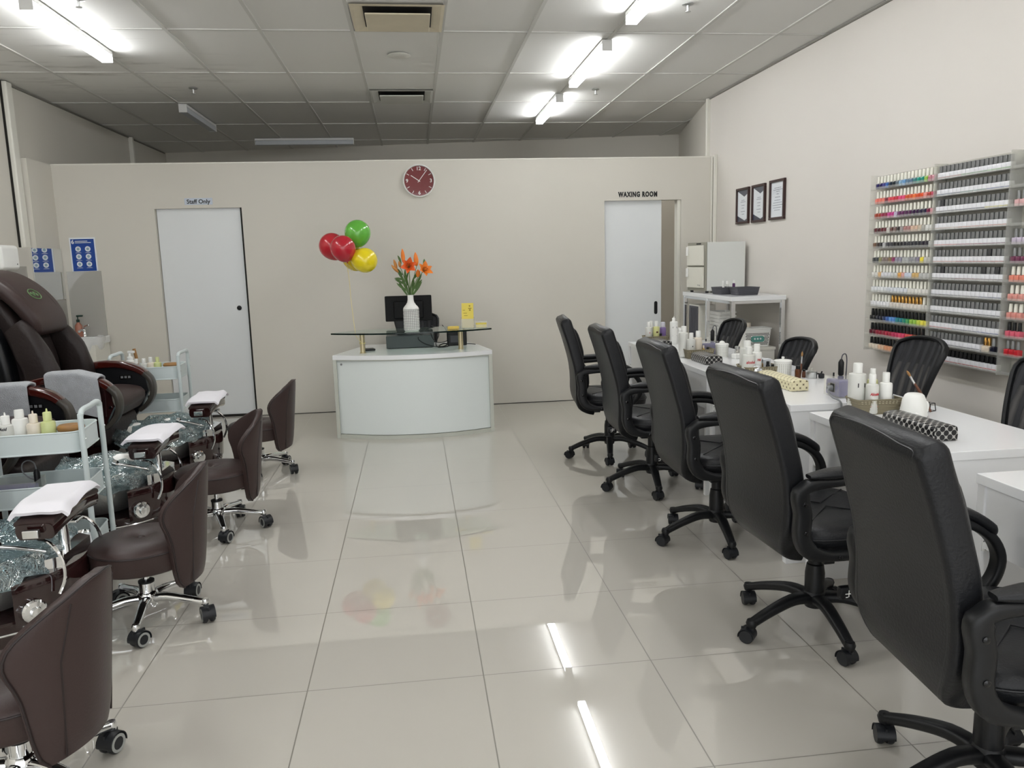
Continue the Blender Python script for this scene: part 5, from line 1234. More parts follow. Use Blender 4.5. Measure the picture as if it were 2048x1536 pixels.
    for s in (-1, 1):
        y = s*0.318
        pts = smooth_path([(x, y, z) for x, z in ap], 5); m = len(pts)
        bm = BM(); sweep(bm, pts, rrect(0.085, 0.05, 0.015, 4), scale=[(0.8+0.2*math.sin(PI*i/(m-1)), 0.8+0.2*math.sin(PI*i/(m-1))) for i in range(m)]); ar = obj('armrest', bm, M_mahog, t, 45)
        bm = BM(); poly = [(x, z-0.02) for x, z in ap]+[(0.07, 0.60), (0.0, 0.47), (-0.10, 0.34), (-0.70, 0.34)]
        prism(bm, poly, -0.02, 0.02, MX((0, y, 0), (1, 0, 0), (0, 0, 1))); obj('side_panel', bm, M_mahogd if s < 0 else M_blackl, ar, 30)
        bm = BM(); box(bm, (-0.6, y-s*0.0215, 0.40), (-0.05, y-s*0.0202, 0.62)); obj('inner_panel', bm, M_blackl, ar, 30)
        bm = BM(); fp = smooth_path([(0.05, y, 0.722), (0.085, y, 0.68), (0.098, y, 0.62), (0.085, y, 0.555), (0.045, y, 0.50), (0.0, y, 0.465)], 4); m = len(fp)
        sweep(bm, fp, rrect(0.082, 0.036, 0.012, 3), scale=[(1-0.2*i/(m-1), 1-0.25*i/(m-1)) for i in range(m)]); obj('arm_scroll', bm, M_taupep, ar, 45)
        bm = BM(); lathe(bm, [(0.008, -0.024), (0.008, 0.024)], 10, mtx=TX(0.05, y, 0.60) @ RX(PI/2)); lathe(bm, [(0.006, -0.024), (0.006, 0.024)], 10, mtx=TX(-0.02, y, 0.53) @ RX(PI/2)); obj('arm_bolts', bm, M_chrome, ar)
    bm = BM(); box(bm, (-0.11, 0.293, 0.685), (-0.03, 0.2975, 0.715), 0.003); sw = obj('switch_plate', bm, M_blackg, t)
    bm = BM()
    for k in range(3): box(bm, (-0.10+0.024*k, 0.2915, 0.693), (-0.085+0.024*k, 0.2935, 0.708))
    obj('switches', bm, M_grey, sw)
    bm = BM(); box(bm, (-0.60, -0.285, 0.62), (-0.55, -0.255, 0.80), 0.012, 3); rm = obj('remote_control', bm, mat('blue_grey_remote', srgb(44, 58, 72), 0.25), t)
    return t
SP = [(-1.915, 5.30, 'farthest brown pedicure chair, whole seat and headrest with green emblem in view'),
      (-1.915, 4.22, 'middle brown pedicure chair, its footbath behind the near trolley'),
      (-1.905, 3.06, 'nearest brown pedicure chair, only its footbath end at the left edge')]
sp = make_spa(SP[0][2]); sp.location = (SP[0][0], SP[0][1], 0)
for x, y, lb in SP[1:]:
    q = dup(sp, (x, y, 0), 0, lb)
    if 'middle' in lb:      # its seat is slid back on the base
        for c in q.children:
            if c.name.split('.')[0] in ('seat_cushion', 'back_shell', 'back_cushion', 'side_wing', 'head_pillow', 'armrest', 'switch_plate', 'remote_control'): c.location.x -= 0.10
# towel-draped arm of the middle chair sits a little higher and farther back in the photo, the bowl liners hang over the rims
def liner(x, y, seed, label):
    bm = BM(); S = Vector((seed, seed*2.3, 0))
    prof = [(0.10, 0.250), (0.165, 0.268), (0.198, 0.335), (0.214, 0.385), (0.224, 0.412), (0.240, 0.425), (0.258, 0.41), (0.268, 0.385), (0.272, 0.355), (0.285, 0.350)]
    def fn(r, z, a, k):
        p = Vector((math.cos(a)*2.2, math.sin(a)*2.2, k*0.55))+S
        return r*(1+(0.03+0.009*k)*noise.noise(p*1.7)+0.02*math.sin(a*17+seed)*(k/9))
    rings = lathe(bm, prof, 96, (0, 0, 0), True, False, 1.12, 1.30, fn=fn)
    for k, ring in enumerate(rings):
        for v in ring: v.co.z = max(0.2485, v.co.z+(0.006+0.004*k)*noise.noise(v.co*14+S)+(0.02 if k > 3 else 0)*noise.noise(v.co*5+S))
    o = obj('bath_liner', bm, M_liner, None, 80); o.location = (x, y, 0); tag(o, label, 'plastic liner', 'blue plastic liners in the footbaths')
for (x, y, _), s, lb in zip(SP, (1.3, 5.1, 9.7), ('crinkled blue plastic liner in the farthest footbath', 'crinkled blue plastic liner in the middle footbath, right of the near trolley', 'crinkled blue plastic liner in the nearest footbath at the left edge')): liner(x+0.24, y, s, lb)

def fold_towel(x, y, z, rz, seed, label, w=0.205, l=0.385):
    """white towel laid over a footrest (across y) with its ends hanging"""
    S = Vector((seed, seed*1.7, seed*0.4))
    def f(u, v):
        a = (u-0.5)*w; b = (v-0.5)*l
        h = -0.030*max(0, (abs(b)-0.13)/0.09)**1.4-0.05*max(0, (abs(a)-0.078)/0.045)**1.3
        h += 0.006*noise.noise(Vector((a*14, b*9, 0))+S)+0.016*max(0, (abs(a)-0.06)/0.06)*noise.noise(Vector((b*12, 1, 2))+S)
        return Vector((a+0.02*noise.noise(Vector((b*5, 0, 0))+S), b+0.012*noise.noise(Vector((a*7, 3, 0))+S), h))
    bm = BM(); sheet(bm, f, 24, 36, 0.012); sheet(bm, lambda u, v: f(0.04+0.9*u, 0.05+0.9*v)+Vector((0.004, 0, -0.012)), 16, 24, 0.006)
    o = obj('white_towel', bm, M_tower, None, 70, label=None); o.location = (x, y, z); o.rotation_euler = (0, 0, rz)
    tag(o, label, 'towel', 'white towels on the footrests')
for (x, y, _), s, rz, lb in zip(SP, (2.0, 6.0, 11.0), (0.05, -0.03, 0.10), ('folded white towel on the footrest of the farthest pedicure chair', 'folded white towel on the footrest of the middle pedicure chair', 'white towel on the nearest footrest, at the left edge')): fold_towel(x+0.53, y, 0.602, rz, s, lb)

def drape_towel(x, y, z0, seed, label, L=0.33, drop_n=0.24, drop_f=0.16, zf=None):
    """grey towel hung over an arm; hangs down on both sides in y"""
    S = Vector((seed, 0, 1.0))
    tot = drop_n+drop_f+0.11
    def f(u, v):
        s = v*tot; a = (u-0.5)*L
        if s < drop_n: p = Vector((a, -0.06, -(drop_n-s)))
        elif s < drop_n+0.11:
            q = (s-drop_n)/0.11*PI; p = Vector((a, -0.06*math.cos(q), 0.018*math.sin(q)))
        else: p = Vector((a, 0.06, -(s-drop_n-0.11)))
        p.y += 0.006*noise.noise(Vector((a*16, s*5, 0))+S); p.x += 0.012*noise.noise(Vector((s*6, 2, 0))+S)
        p.z += (zf(x+a)-z0 if zf else 0)
        return p
    bm = BM(); sheet(bm, f, 22, 40, 0.009)
    o = obj('grey_towel', bm, M_towelg, None, 70); o.location = (x, y, z0); tag(o, label, 'towel', 'grey towels over the arms')
def armz(ox):
    ap = [(-0.62, 0.675), (-0.45, 0.745), (-0.28, 0.785), (-0.12, 0.79), (0.0, 0.755), (0.055, 0.715)]
    def g(x):
        x -= ox
        for (a, p), (b, q) in zip(ap, ap[1:]):
            if a <= x <= b: return p+(q-p)*(x-a)/(b-a)+0.03
        return (ap[-1][1] if x > 0 else ap[0][1])+0.03
    return g
drape_towel(-2.055, 5.30-0.318, 0.82, 3.0, 'grey towel over the near arm of the farthest pedicure chair', L=0.30, zf=armz(SP[0][0]))
drape_towel(-2.255, 4.22+0.318, 0.82, 8.0, 'grey towel over the arm of the middle pedicure chair, at the left edge', L=0.30, zf=armz(SP[1][0]-0.10))

# ------------------------------------------------------------------ three-tier trolleys
def make_trolley(label):
    t = thing('tool_trolley', label, 'trolley', group='pale metal trolleys between the pedicure chairs')
    L, W = 0.46, 0.30
    def tray(z0, z1):
        bm = BM(); o = rrect(L-0.02, W, 0.05, 5); i_ = rrect(L-0.028, W-0.008, 0.046, 5)
        n = len(o); A = [bm.verts.new((x, y, z0)) for x, y in o]; B = [bm.verts.new((x, y, z1)) for x, y in o]; C = [bm.verts.new((x, y, z1)) for x, y in i_]; D = [bm.verts.new((x, y, z0+0.003)) for x, y in i_]
        for P_, Q_ in ((A, B), (B, C), (C, D)):
            for k in range(n): bm.faces.new((P_[k], P_[(k+1) % n], Q_[(k+1) % n], Q_[k]))
        bm.faces.new(list(reversed(A))); bm.faces.new(D); tr = obj('tray', bm, M_trolley, t, 35)
        bm = BM(); tube(bm, [Vector((x, y, z1)) for x, y in rrect(L-0.022, W-0.002, 0.049, 5)], 0.004, 6, True); tube(bm, [Vector((x, y, z0+0.004)) for x, y in rrect(L-0.018, W+0.002, 0.051, 5)], 0.004, 6, True); obj('rolled_rim', bm, M_trolley, tr)
    tray(0.640, 0.732); tray(0.405, 0.495); tray(0.155, 0.245)
    for s in (-1, 1):
        x = s*(L/2-0.002)
        top = 0.822 if s > 0 else 0.822
        bm = BM(); tube(bm, smooth_path([(x, -0.15, 0.05), (x, -0.15, 0.3), (x, -0.15, top-0.06), (x, -0.143, top-0.018), (x, -0.11, top), (x, 0.0, top), (x, 0.11, top), (x, 0.143, top-0.018), (x, 0.15, top-0.06), (x, 0.15, 0.3), (x, 0.15, 0.05)], 5), 0.0125, 10); fm = obj('frame_hoop', bm, M_trolley, t)
        bm = BM()
        for y in (-0.15, 0.15):
            for z in (0.70, 0.45, 0.20): lathe(bm, [(0.004, 0), (0.004, 0.003)], 8, mtx=TX(x+s*0.012, y, z) @ RY(s*PI/2))
        obj('screws', bm, M_steel, fm)
        for y in (-0.15, 0.15):
            bm = BM()
            for k in (-1, 1): lathe(bm, [(0.01, -0.006), (0.022, -0.006), (0.022, 0.006), (0.01, 0.006)], 16, mtx=TX(x, y+k*0.009, 0.022) @ RX(PI/2))
            box(bm, (x-0.012, y-0.004, 0.02), (x+0.012, y+0.004, 0.052), 0.003); obj('caster', bm, M_rubber, t)
    return t
TR = [(-1.712, 3.690, 6, 'pale green grey trolley nearest the camera, loaded with bottles, at the left edge'), (-1.93, 5.95, 3, 'pale trolley beyond the farthest pedicure chair, beside the white sliding door')]
tr = make_trolley(TR[0][3]); tr.location = (TR[0][0], TR[0][1], 0); tr.rotation_euler = (0, 0, math.radians(TR[0][2]))
dup(tr, (TR[1][0], TR[1][1], 0), math.radians(TR[1][2]), TR[1][3])
# ------------------------------------------------------------------ bottles and small things
TZ = 0.75
def bottle(x, y, z, r, h, label, body=None, style='flip', cap=None, text=None, tcol=None, flat=1.0, band=None, cr=0.55, tz=0.66, group='product bottles', name='bottle', rz=0.0, lines=()):
    t = thing(name, label, 'bottle', (x, y, z), rz, group)
    hb = h*{'flip': 0.76, 'nozzle': 0.70, 'pump': 0.66, 'tall': 0.82, 'wide': 0.80}[style]
    bm = BM(); lathe(bm, [(r*0.9, 0), (r, 0.004), (r, hb-0.012), (r*0.93, hb-0.004), (r*cr, hb)], 24, sx=1, sy=flat); b = obj('bottle_body', bm, body or M_milk, t, 40)
    bm = BM(); c = r*cr
    if style in ('flip', 'wide'): lathe(bm, [(c, hb+0.0005), (c, h-0.004), (c*0.93, h)], 20)
    elif style == 'nozzle': lathe(bm, [(c, hb+0.0005), (c, h*0.90), (c*0.9, h*0.915), (c*0.25, h*0.925), (c*0.16, h)], 18)
    elif style == 'tall': lathe(bm, [(c*0.8, hb+0.0005), (c*0.8, h*0.93), (c*0.5, h*0.94), (c*0.22, h*0.95), (c*0.12, h)], 18)
    elif style == 'pump':
        lathe(bm, [(c, hb+0.0005), (c*0.95, hb+0.022), (c*0.5, hb+0.026), (c*0.45, h-0.018)], 18); box(bm, (-c*0.6, -c*0.5, h-0.018), (c*1.7, c*0.5, h), 0.004)
    obj('cap', bm, cap or M_plw, t, 40)
    # printed words and lines on the face turned to the aisle
    if text or lines:
        bm = BM(); M = MX((0, -r*flat-0.0008, 0), (1, 0, 0), (0, 0, 1))
        if text: text_bm(bm, text, r*0.62, M @ TX(0, hb*tz, 0), 0.0006, 0.0006, shear=0.25, sx=0.8)
        for (zz, ww, hh) in lines: box(bm, (-r*ww, hb*zz-hh, 0), (r*ww, hb*zz+hh, 0.0006), mtx=M)
        # wrap the print on the round body
        for v in bm.verts:
            a = max(-1.2, min(1.2, v.co.x/r)); d = -v.co.y-r*flat
            v.co.x = (r+d)*math.sin(a); v.co.y = -(r+d)*math.cos(a)*flat
        obj('print', bm, tcol or M_ink, b, 0)
    if band:
        bm = BM(); lathe(bm, [(r*1.006, hb*band[0]), (r*1.006, hb*band[1])], 24, sx=1, sy=flat, cap0=False, cap1=False); obj('label_band', bm, band[2], b)
    return t

def basket(x, y, z, w, d, h, rz, label, m=None, name='storage_basket', group='olive woven baskets on the desks'):
    t = thing(name, label, 'basket', (x, y, z), rz, group)
    def ring(k, zz, off=0): return [Vector((px*k, py*k, zz)) for px, py in rrect(w+off, d+off, 0.018, 4)]
    bm = BM(); A = ring(0.88, 0); B = ring(1.0, h); C = ring(0.975, h); D = ring(0.86, 0.003); n = len(A)
    L = [[bm.verts.new(p) for p in P_] for P_ in (A, B, C, D)]
    for a, b in zip(L, L[1:]):
        for k in range(n): bm.faces.new((a[k], a[(k+1) % n], b[(k+1) % n], b[k]))
    bm.faces.new(list(reversed(L[0]))); bm.faces.new(L[3]); obj('basket_body', bm, m or M_olive, t, 40)
    bm = BM()
    tube(bm, ring(1.0, h), 0.003, 6, True)
    for q in range(1, 6): tube(bm, ring(0.88+0.12*q/6+0.004, h*q/6), 0.0016, 4, True)
    obj('woven_bands', bm, m or M_olive, t)
    bm = BM()
    for q in (4.6, 5.3):
        zz = h*q/6; k = 0.88+0.12*q/6+0.006
        for i in range(int(w/0.015)):
            xx = (-w/2+0.02+i*0.015)*k
            if abs(xx) < w/2*k-0.018: box(bm, (xx-0.0035, -d/2*k-0.0022, zz-0.0016), (xx+0.0035, -d/2*k+0.0004, zz+0.0016))
    if m is None: obj('slots', bm, mat('basket_slot_light', srgb(176, 168, 144), 0.6), t, 0)
    else: bm.free()
    return t

def cushion(x, y, w, l, h, rz, m, label):
    bm = BM(); n = 12
    sec = [(-w/2, 0), (w/2, 0), (w/2+0.002, h*0.35), (w/2, h*0.75)]+[(w/2*math.cos(PI*k/n), h*0.75+h*0.27*math.sin(PI*k/n)**0.8) for k in range(1, n)]+[(-w/2, h*0.75), (-w/2-0.002, h*0.35)]
    ys = [-l/2, -l/2+0.004, l/2-0.004, l/2]; rings = []
    for i, yy in enumerate(ys):
        k = 0.94 if i in (0, 3) else 1.0
        rings.append([bm.verts.new((a*k, yy, h*0.5+(b-h*0.5)*k)) for a, b in sec])
    for a, b in zip(rings, rings[1:]):
        for k in range(len(sec)): bm.faces.new((a[k], a[(k+1) % len(sec)], b[(k+1) % len(sec)], b[k]))
    bm.faces.new(list(reversed(rings[0]))); bm.faces.new(rings[-1])
    for v in bm.verts: v.co.z += 0.0018
    o = obj('hand_rest', bm, m, None, 40); o.location = (x, y, TZ); o.rotation_euler = (0, 0, rz); tag(o, label, 'hand rest', 'padded hand rests on the desks')

cushion(1.843, 2.648, 0.094, 0.30, 0.056, 0.03, M_dotbox, 'black and silver dotted hand rest on the second desk, largest in view')
cushion(1.854, 3.765, 0.090, 0.36, 0.056, 0.03, M_creambox, 'cream hand rest with brown lattice pattern')
cushion(1.822, 4.735, 0.112, 0.24, 0.054, 0.02, M_dotbox, 'dotted black hand rest between the middle office chair and an olive basket')
cushion(1.830, 5.690, 0.086, 0.24, 0.052, 0.04, M_dotbox, 'small-looking dotted black hand rest on the farthest desk')

# second desk (dotted hand rest)
basket(1.905, 3.038, TZ, 0.20, 0.115, 0.062, -0.06, 'olive woven basket on the second desk, holding three white bottles with printed labels')
BZ = TZ+0.0035
bottle(1.842, 3.062, BZ, 0.036, 0.205, 'big milky bottle with black label, tallest in the nearest olive basket', style='wide', lines=((0.70, 0.45, 0.009), (0.28, 0.55, 0.0012)), cr=0.52)
bottle(1.876, 3.006, BZ, 0.0255, 0.165, 'milky bottle with red script in front of the biggest one', text='Alcohol', tcol=M_red, lines=((0.25, 0.6, 0.0013),))
bottle(1.940, 3.012, BZ, 0.026, 0.168, 'plain white flip-top bottle, right one in the nearest olive basket', body=M_plw, lines=((0.2, 0.3, 0.0015),))
bottle(1.912, 3.064, BZ, 0.021, 0.178, 'bottle with yellowish neck hidden behind the front pair in the nearest basket', body=M_pyellow)
bottle(1.972, 3.012, BZ, 0.0125, 0.07, 'small silver bottle at the right end of the nearest basket', body=M_silverc, cap=M_silverc, style='flip', group='small bottles on the desks')
bottle(1.990, 3.055, BZ, 0.014, 0.085, 'small black bottle behind the white moulded pot', body=M_blackg, cap=M_black, style='flip', cr=0.7, group='small bottles on the desks')
t = thing('moulded_pot', 'white tapered moulded pot in front of the open mesh chair', 'pot', (2.012, 2.925, TZ), 0.2)
bm = BM(); lathe(bm, [(0.050, 0), (0.052, 0.006), (0.044, 0.07), (0.036, 0.088), (0.028, 0.094), (0, 0.095)], 40, (0, 0, 0), True, False, fn=lambda r, z, a, k: r*(1+(0.035*math.sin(3*a)+0.02*math.cos(7*a))*(0.3 if z > 0.08 else 1)))
pot = obj('pot_body', bm, M_plw, t, 60)
bm = BM(); tube(bm, smooth_path([(0.030, -0.036, 0.022), (0.034, -0.036, 0.05), (0.028, -0.03, 0.062)], 4), 0.006, 8); tube(bm, smooth_path([(-0.03, -0.038, 0.02), (-0.012, -0.047, 0.018), (0.004, -0.047, 0.03), (0.004, -0.042, 0.06)], 4), 0.004, 8); obj('relief', bm, M_plw, pot)
t = thing('acrylic_brush', 'brown-handled nail brush leaning beside the white moulded pot', 'brush', (2.105, 2.965, TZ))
pts = [Vector((0.012, 0, 0.004)), Vector((-0.02, 0.01, 0.065)), Vector((-0.055, 0.02, 0.125)), Vector((-0.086, 0.03, 0.178))]
bm = BM(); tube(bm, smooth_path(pts[:3], 5)[:11], [0.004+0.0028*math.sin(PI*i/10) for i in range(11)], 10); obj('handle', bm, M_wood, t)
bm = BM(); tube(bm, [pts[2]-Vector((-0.002, 0, 0.004)), pts[2]+(pts[3]-pts[2])*0.55], [0.0045, 0.0038], 10); tube(bm, [pts[2]+(pts[3]-pts[2])*0.4, pts[2]+(pts[3]-pts[2])*0.56], 0.0042, 10); obj('ferrule', bm, M_chrome, t)
bm = BM(); tube(bm, [pts[2]+(pts[3]-pts[2])*k for k in (0.54, 0.75, 0.92, 1.0)], [0.0036, 0.0058, 0.004, 0.001], 10); obj('bristles', bm, M_bamboo, t)
t = thing('brush_stand', 'small black wire brush stand at the back of the second desk', 'stand', (2.135, 3.0, TZ), 0.4)
bm = BM()
for a, b in ((-0.02, -0.015), (0.02, -0.015), (0.02, 0.015), (-0.02, 0.015)): tube(bm, [(a, b, 0.001), (a*0.8, b*0.8, 0.034)], 0.0018, 6)
for zz, k in ((0.002, 1), (0.034, 0.8)): tube(bm, [(-0.02*k, -0.015*k, zz), (0.02*k, -0.015*k, zz), (0.02*k, 0.015*k, zz), (-0.02*k, 0.015*k, zz)], 0.0016, 6, True)
obj('wire_frame', bm, M_black, t)

# third desk (cream hand rest): purple nail drill and group of bottles
def drill(x, y, z, w, d, h, rz, label, hand=True):
    t = thing('nail_drill', label, 'nail drill', (x, y, z), rz, 'purple nail drills')
    bm = BM(); box(bm, (-w/2, -d/2, 0.004), (w/2, d/2, h*0.92), 0.008, 3); bd = obj('casing', bm, M_purple, t)
    bm = BM(); box(bm, (-w/2-0.006, -d/2-0.006, 0), (w/2+0.006, -d/2-0.0035, h+0.006)); box(bm, (-w/2-0.006, -d/2-0.0035, 0), (-w/2-0.0035, d/2+0.006, h+0.006)); box(bm, (-w/2-0.0035, -d/2-0.0035, h+0.0035), (w/2+0.006, d/2+0.006, h+0.006)); obj('clear_stand', bm, M_acryl, t, 0)
    bm = BM(); M = TX(-w/2-0.001, -d*0.08, h*0.5) @ RY(-PI/2); box(bm, (-0.020, -0.020, 0), (0.022, 0.020, 0.005), 0.002, mtx=M); sk = obj('socket', bm, M_black, bd)
    bm = BM(); lathe(bm, [(0.013, 0.004), (0.013, 0.022), (0.008, 0.03)], 14, mtx=M); lathe(bm, [(0.019, 0.001), (0.019, 0.004)], 20, mtx=M @ TX(0, 0.03, 0)); obj('plug', bm, M_grey, bd)
    if hand:
        hx, hy = w*0.25, d*0.28
        bm = BM(); lathe(bm, [(0.009, h+0.007), (0.013, h+0.012), (0.013, h+0.07), (0.009, h+0.078), (0.005, h+0.085)], 14, (hx, hy, 0)); obj('handpiece', bm, M_black, t)
        bm = BM(); lathe(bm, [(0.014, h*0.5), (0.014, h+0.0035)], 14, (hx, hy, 0)); obj('handpiece_holder', bm, M_purple, t)
        bm = BM(); tube(bm, smooth_path([(hx, hy, h+0.084), (hx+0.006, hy, h+0.105), (hx+0.022, hy+0.004, h+0.108), (hx+0.030, hy+0.006, h+0.085), (hx+0.030, hy+0.006, h+0.03), (hx+0.03, hy+0.012, h*0.4)], 5), 0.0028, 7); obj('hand_cable', bm, M_dgrey, t)
        bm = BM(); lathe(bm, [(0.004, h+0.006), (0.004, h+0.022)], 10, (-w*0.2, hy, 0)); obj('drill_bit', bm, M_black, t)
    return t
drill(1.975, 3.425, TZ, 0.078, 0.125, 0.085, -0.03, 'purple nail drill in a clear stand at the near corner of the third desk')
bm = BM(); tube(bm, smooth_path([(1.907, 3.40, 0.793), (1.892, 3.385, 0.785), (1.884, 3.33, 0.765), (1.884, 3.262, 0.757), (1.887, 3.252, 0.72), (1.89, 3.25, 0.60), (1.89, 3.25, 0.40)], 6), 0.0045, 8); tag(obj('power_cord', bm, M_grey), 'grey power cord running from the purple drill over the desk edge', 'cord')
basket(1.885, 4.12, TZ, 0.20, 0.16, 0.058, -0.05, 'olive woven basket behind the cream hand rest')
bottle(1.838, 4.165, BZ, 0.040, 0.19, 'large clear-white bottle at the back left of the basket behind the cream hand rest', style='wide', cr=0.5)
bottle(1.812, 4.085, BZ, 0.036, 0.165, 'milky bottle with red word, front left of the basket behind the cream hand rest', text='alcohol', tcol=M_red, cr=0.48, lines=((0.42, 0.5, 0.001), (0.36, 0.5, 0.001)))
bottle(1.876, 4.12, BZ, 0.027, 0.175, 'white bottle with red 70% print beside the milky one in the cream hand rest basket', text='70%', tcol=M_red, body=M_plw, cr=0.62)
bm = BM(); lathe(bm, [(0.012, 0), (0.03, 0.008), (0.034, 0.02), (0.026, 0.034), (0.01, 0.04), (0, 0.041)], 20, fn=lambda r, z, a, k: r*(1+0.35*noise.noise(Vector((math.cos(a)*2, math.sin(a)*2, z*60))))); o = obj('foil_lump', bm, mat('crumpled_clear_film', (0.8, 0.82, 0.84), 0.15, metal=0.6), None, 20); o.location = (1.85, 4.068, TZ+0.03); tag(o, 'crumpled shiny film in the basket behind the cream hand rest', 'wrapping')
bottle(1.915, 4.145, BZ, 0.011, 0.085, 'small gold-green bottle beside the red-print bottle', body=mat('gold_green_glass', srgb(130, 104, 60), 0.2), cap=M_ink, group='small bottles on the desks')
t = thing('small_carton', 'small white carton in the basket behind the cream hand rest', 'box', (1.945, 4.155, BZ), 0.3)
bm = BM(); box(bm, (-0.026, -0.014, 0), (0.026, 0.014, 0.085), 0.001); obj('carton', bm, M_paper, t)
bottle(1.932, 4.10, BZ, 0.0105, 0.078, 'small black polish bottle in front of the white carton', body=M_blackg, cap=M_black, cr=0.8, group='small bottles on the desks')
bottle(1.955, 4.085, BZ, 0.012, 0.062, 'low black bottle at the right end of the cream hand rest basket', body=M_blackg, cap=M_black, cr=0.8, group='small bottles on the desks')
def canister(x, y, r, h, label, knob=True):
    t = thing('pierced_canister', label, 'canister', (x, y, TZ), 0, 'white pierced canisters on the desks')
    bm = BM(); lathe(bm, [(r*0.93, 0), (r*0.95, 0.003), (r, h-0.012), (r*0.96, h-0.012), (r*0.9, 0.004)], 36, cap1=True); cb = obj('canister_body', bm, M_plw, t, 40)
    bm = BM()
    for j in range(8):
        for i in range(26):
            a = 2*PI*i/26; zz = 0.010+j*(h-0.03)/7.2; rr = r*(0.95+0.05*zz/h)+0.0004
            M = TX(rr*math.cos(a), rr*math.sin(a), zz) @ RZ(a) @ RY(PI/2); prism(bm, [(-0.0021, -0.0021), (0.0021, -0.0021), (0.0021, 0.0021), (-0.0021, 0.0021)], -0.0002, 0.0004, M)
    obj('perforations', bm, mat('shade_hole_grey', srgb(176, 176, 164), 0.6), cb, 0)
    bm = BM(); lathe(bm, [(r*1.03, h-0.0115), (r*1.05, h-0.004), (r*0.98, h), (r*0.3, h+0.004), (0, h+0.004)], 36, cap1=False); ld = obj('lid', bm, M_plw, t, 40)
    bm = BM(); lathe(bm, [(0.005, h+0.004), (0.008, h+0.012), (0.0075, h+0.018), (0, h+0.02)], 14) if knob else lathe(bm, [(0.02, h+0.004), (0.016, h+0.013), (0.006, h+0.018), (0, h+0.018)], 8); obj('lid_knob', bm, M_plw, ld)
canister(1.998, 4.055, 0.046, 0.092, 'white pierced canister with knob lid beside the amber bottle')
bottle(2.035, 3.955, TZ, 0.016, 0.072, 'amber glass bottle with black cap in front of the white pierced canister', body=M_amber, cap=M_black, cr=0.75, group='small bottles on the desks')
t = thing('nail_brush', 'brown nail brush standing upright beside the amber bottle', 'brush', (2.066, 3.985, TZ))
bm = BM(); tube(bm, [(0, 0, 0.0015), (0.002, 0, 0.04), (0.003, 0, 0.078)], [0.003, 0.0055, 0.0045], 10); obj('handle', bm, M_wood, t)
bm = BM(); tube(bm, [(0.003, 0, 0.078), (0.005, 0, 0.118)], [0.0048, 0.004], 10); obj('ferrule', bm, M_chrome, t)
bm = BM(); tube(bm, [(0.005, 0, 0.117), (0.0055, 0, 0.13), (0.006, 0, 0.145)], [0.0038, 0.006, 0.001], 10); obj('bristles', bm, M_bamboo, t)
bottle(2.088, 3.99, TZ, 0.010, 0.045, 'tiny dark bottle between the standing brush and the steel pot', body=M_wood, cap=M_black, cr=0.8, group='small bottles on the desks')
t = thing('steel_pot', 'small steel pot with glass lid and black handle on the third desk', 'pot', (2.115, 3.955, TZ), -0.3)
bm = BM(); lathe(bm, [(0.026, 0), (0.028, 0.003), (0.028, 0.034), (0.030, 0.036), (0.025, 0.036), (0.025, 0.006)], 28, cap1=True); obj('pot_body', bm, M_steel, t)
bm = BM(); lathe(bm, [(0.025, 0.0365), (0.016, 0.042), (0.004, 0.044), (0.005, 0.056), (0, 0.058)], 24, cap1=False); obj('glass_lid', bm, M_acryl, t)
bm = BM(); tube(bm, smooth_path([(0.026, 0, 0.026), (0.045, 0, 0.024), (0.052, 0, 0.038)], 4), 0.004, 8); box(bm, (0.034, -0.013, 0.0), (0.064, 0.013, 0.026), 0.006); obj('handle', bm, M_black, t)

# fourth desk
basket(1.855, 4.985, TZ, 0.19, 0.15, 0.058, -0.02, 'olive woven basket behind the third dotted hand rest')
bottle(1.772, 5.02, BZ, 0.034, 0.205, 'big milky bottle at the back of the fourth desk basket', style='wide', cr=0.5)
bottle(1.800, 4.955, BZ, 0.029, 0.165, 'milky bottle with small black mark, front left of the fourth desk basket', cr=0.48, lines=((0.62, 0.10, 0.004), (0.3, 0.3, 0.001)))
bottle(1.853, 4.97, BZ, 0.026, 0.175, 'cream-tinted white bottle, right in the fourth desk basket', body=M_cream, cr=0.62)
bottle(1.885, 4.955, BZ, 0.010, 0.078, 'small yellow bottle beside the cream-tinted bottle', body=mat('mustard', srgb(170, 140, 60), 0.3), cap=M_cream, group='small bottles on the desks')
bottle(1.912, 4.95, BZ, 0.011, 0.066, 'small black bottle in front of the far purple nail drill', body=M_blackg, cap=M_black, cr=0.8, group='small bottles on the desks')
bottle(1.930, 4.94, BZ, 0.011, 0.05, 'very low black bottle beside the far purple nail drill', body=M_blackg, cap=M_black, cr=0.8, group='small bottles on the desks')
drill(1.965, 5.06, TZ, 0.10, 0.03, 0.09, 0.0, 'purple nail drill half hidden behind the fourth desk basket')
canister(2.012, 4.955, 0.042, 0.090, 'white pierced canister on the fourth desk, in front of the farthest mesh chair', False)
t = thing('white_dispenser', 'low white box with grey clip right of the fourth desk canister', 'box', (2.085, 4.86, TZ), 0.2)
bm = BM(); box(bm, (-0.035, -0.025, 0), (0.035, 0.025, 0.03), 0.005); obj('box_body', bm, M_plw, t)
bm = BM(); box(bm, (0.012, -0.026, 0.014), (0.026, -0.024, 0.024)); obj('clip', bm, M_grey, t)
t = thing('small_jar', 'small glass jar with slotted steel lid behind the low white box', 'jar', (2.13, 4.98, TZ))
bm = BM(); lathe(bm, [(0.02, 0), (0.021, 0.004), (0.02, 0.04), (0.015, 0.046)], 20); obj('jar_body', bm, M_acryl, t)
bm = BM(); lathe(bm, [(0.016, 0.0465), (0.017, 0.062), (0.012, 0.065)], 20); obj('lid', bm, M_steel, t)

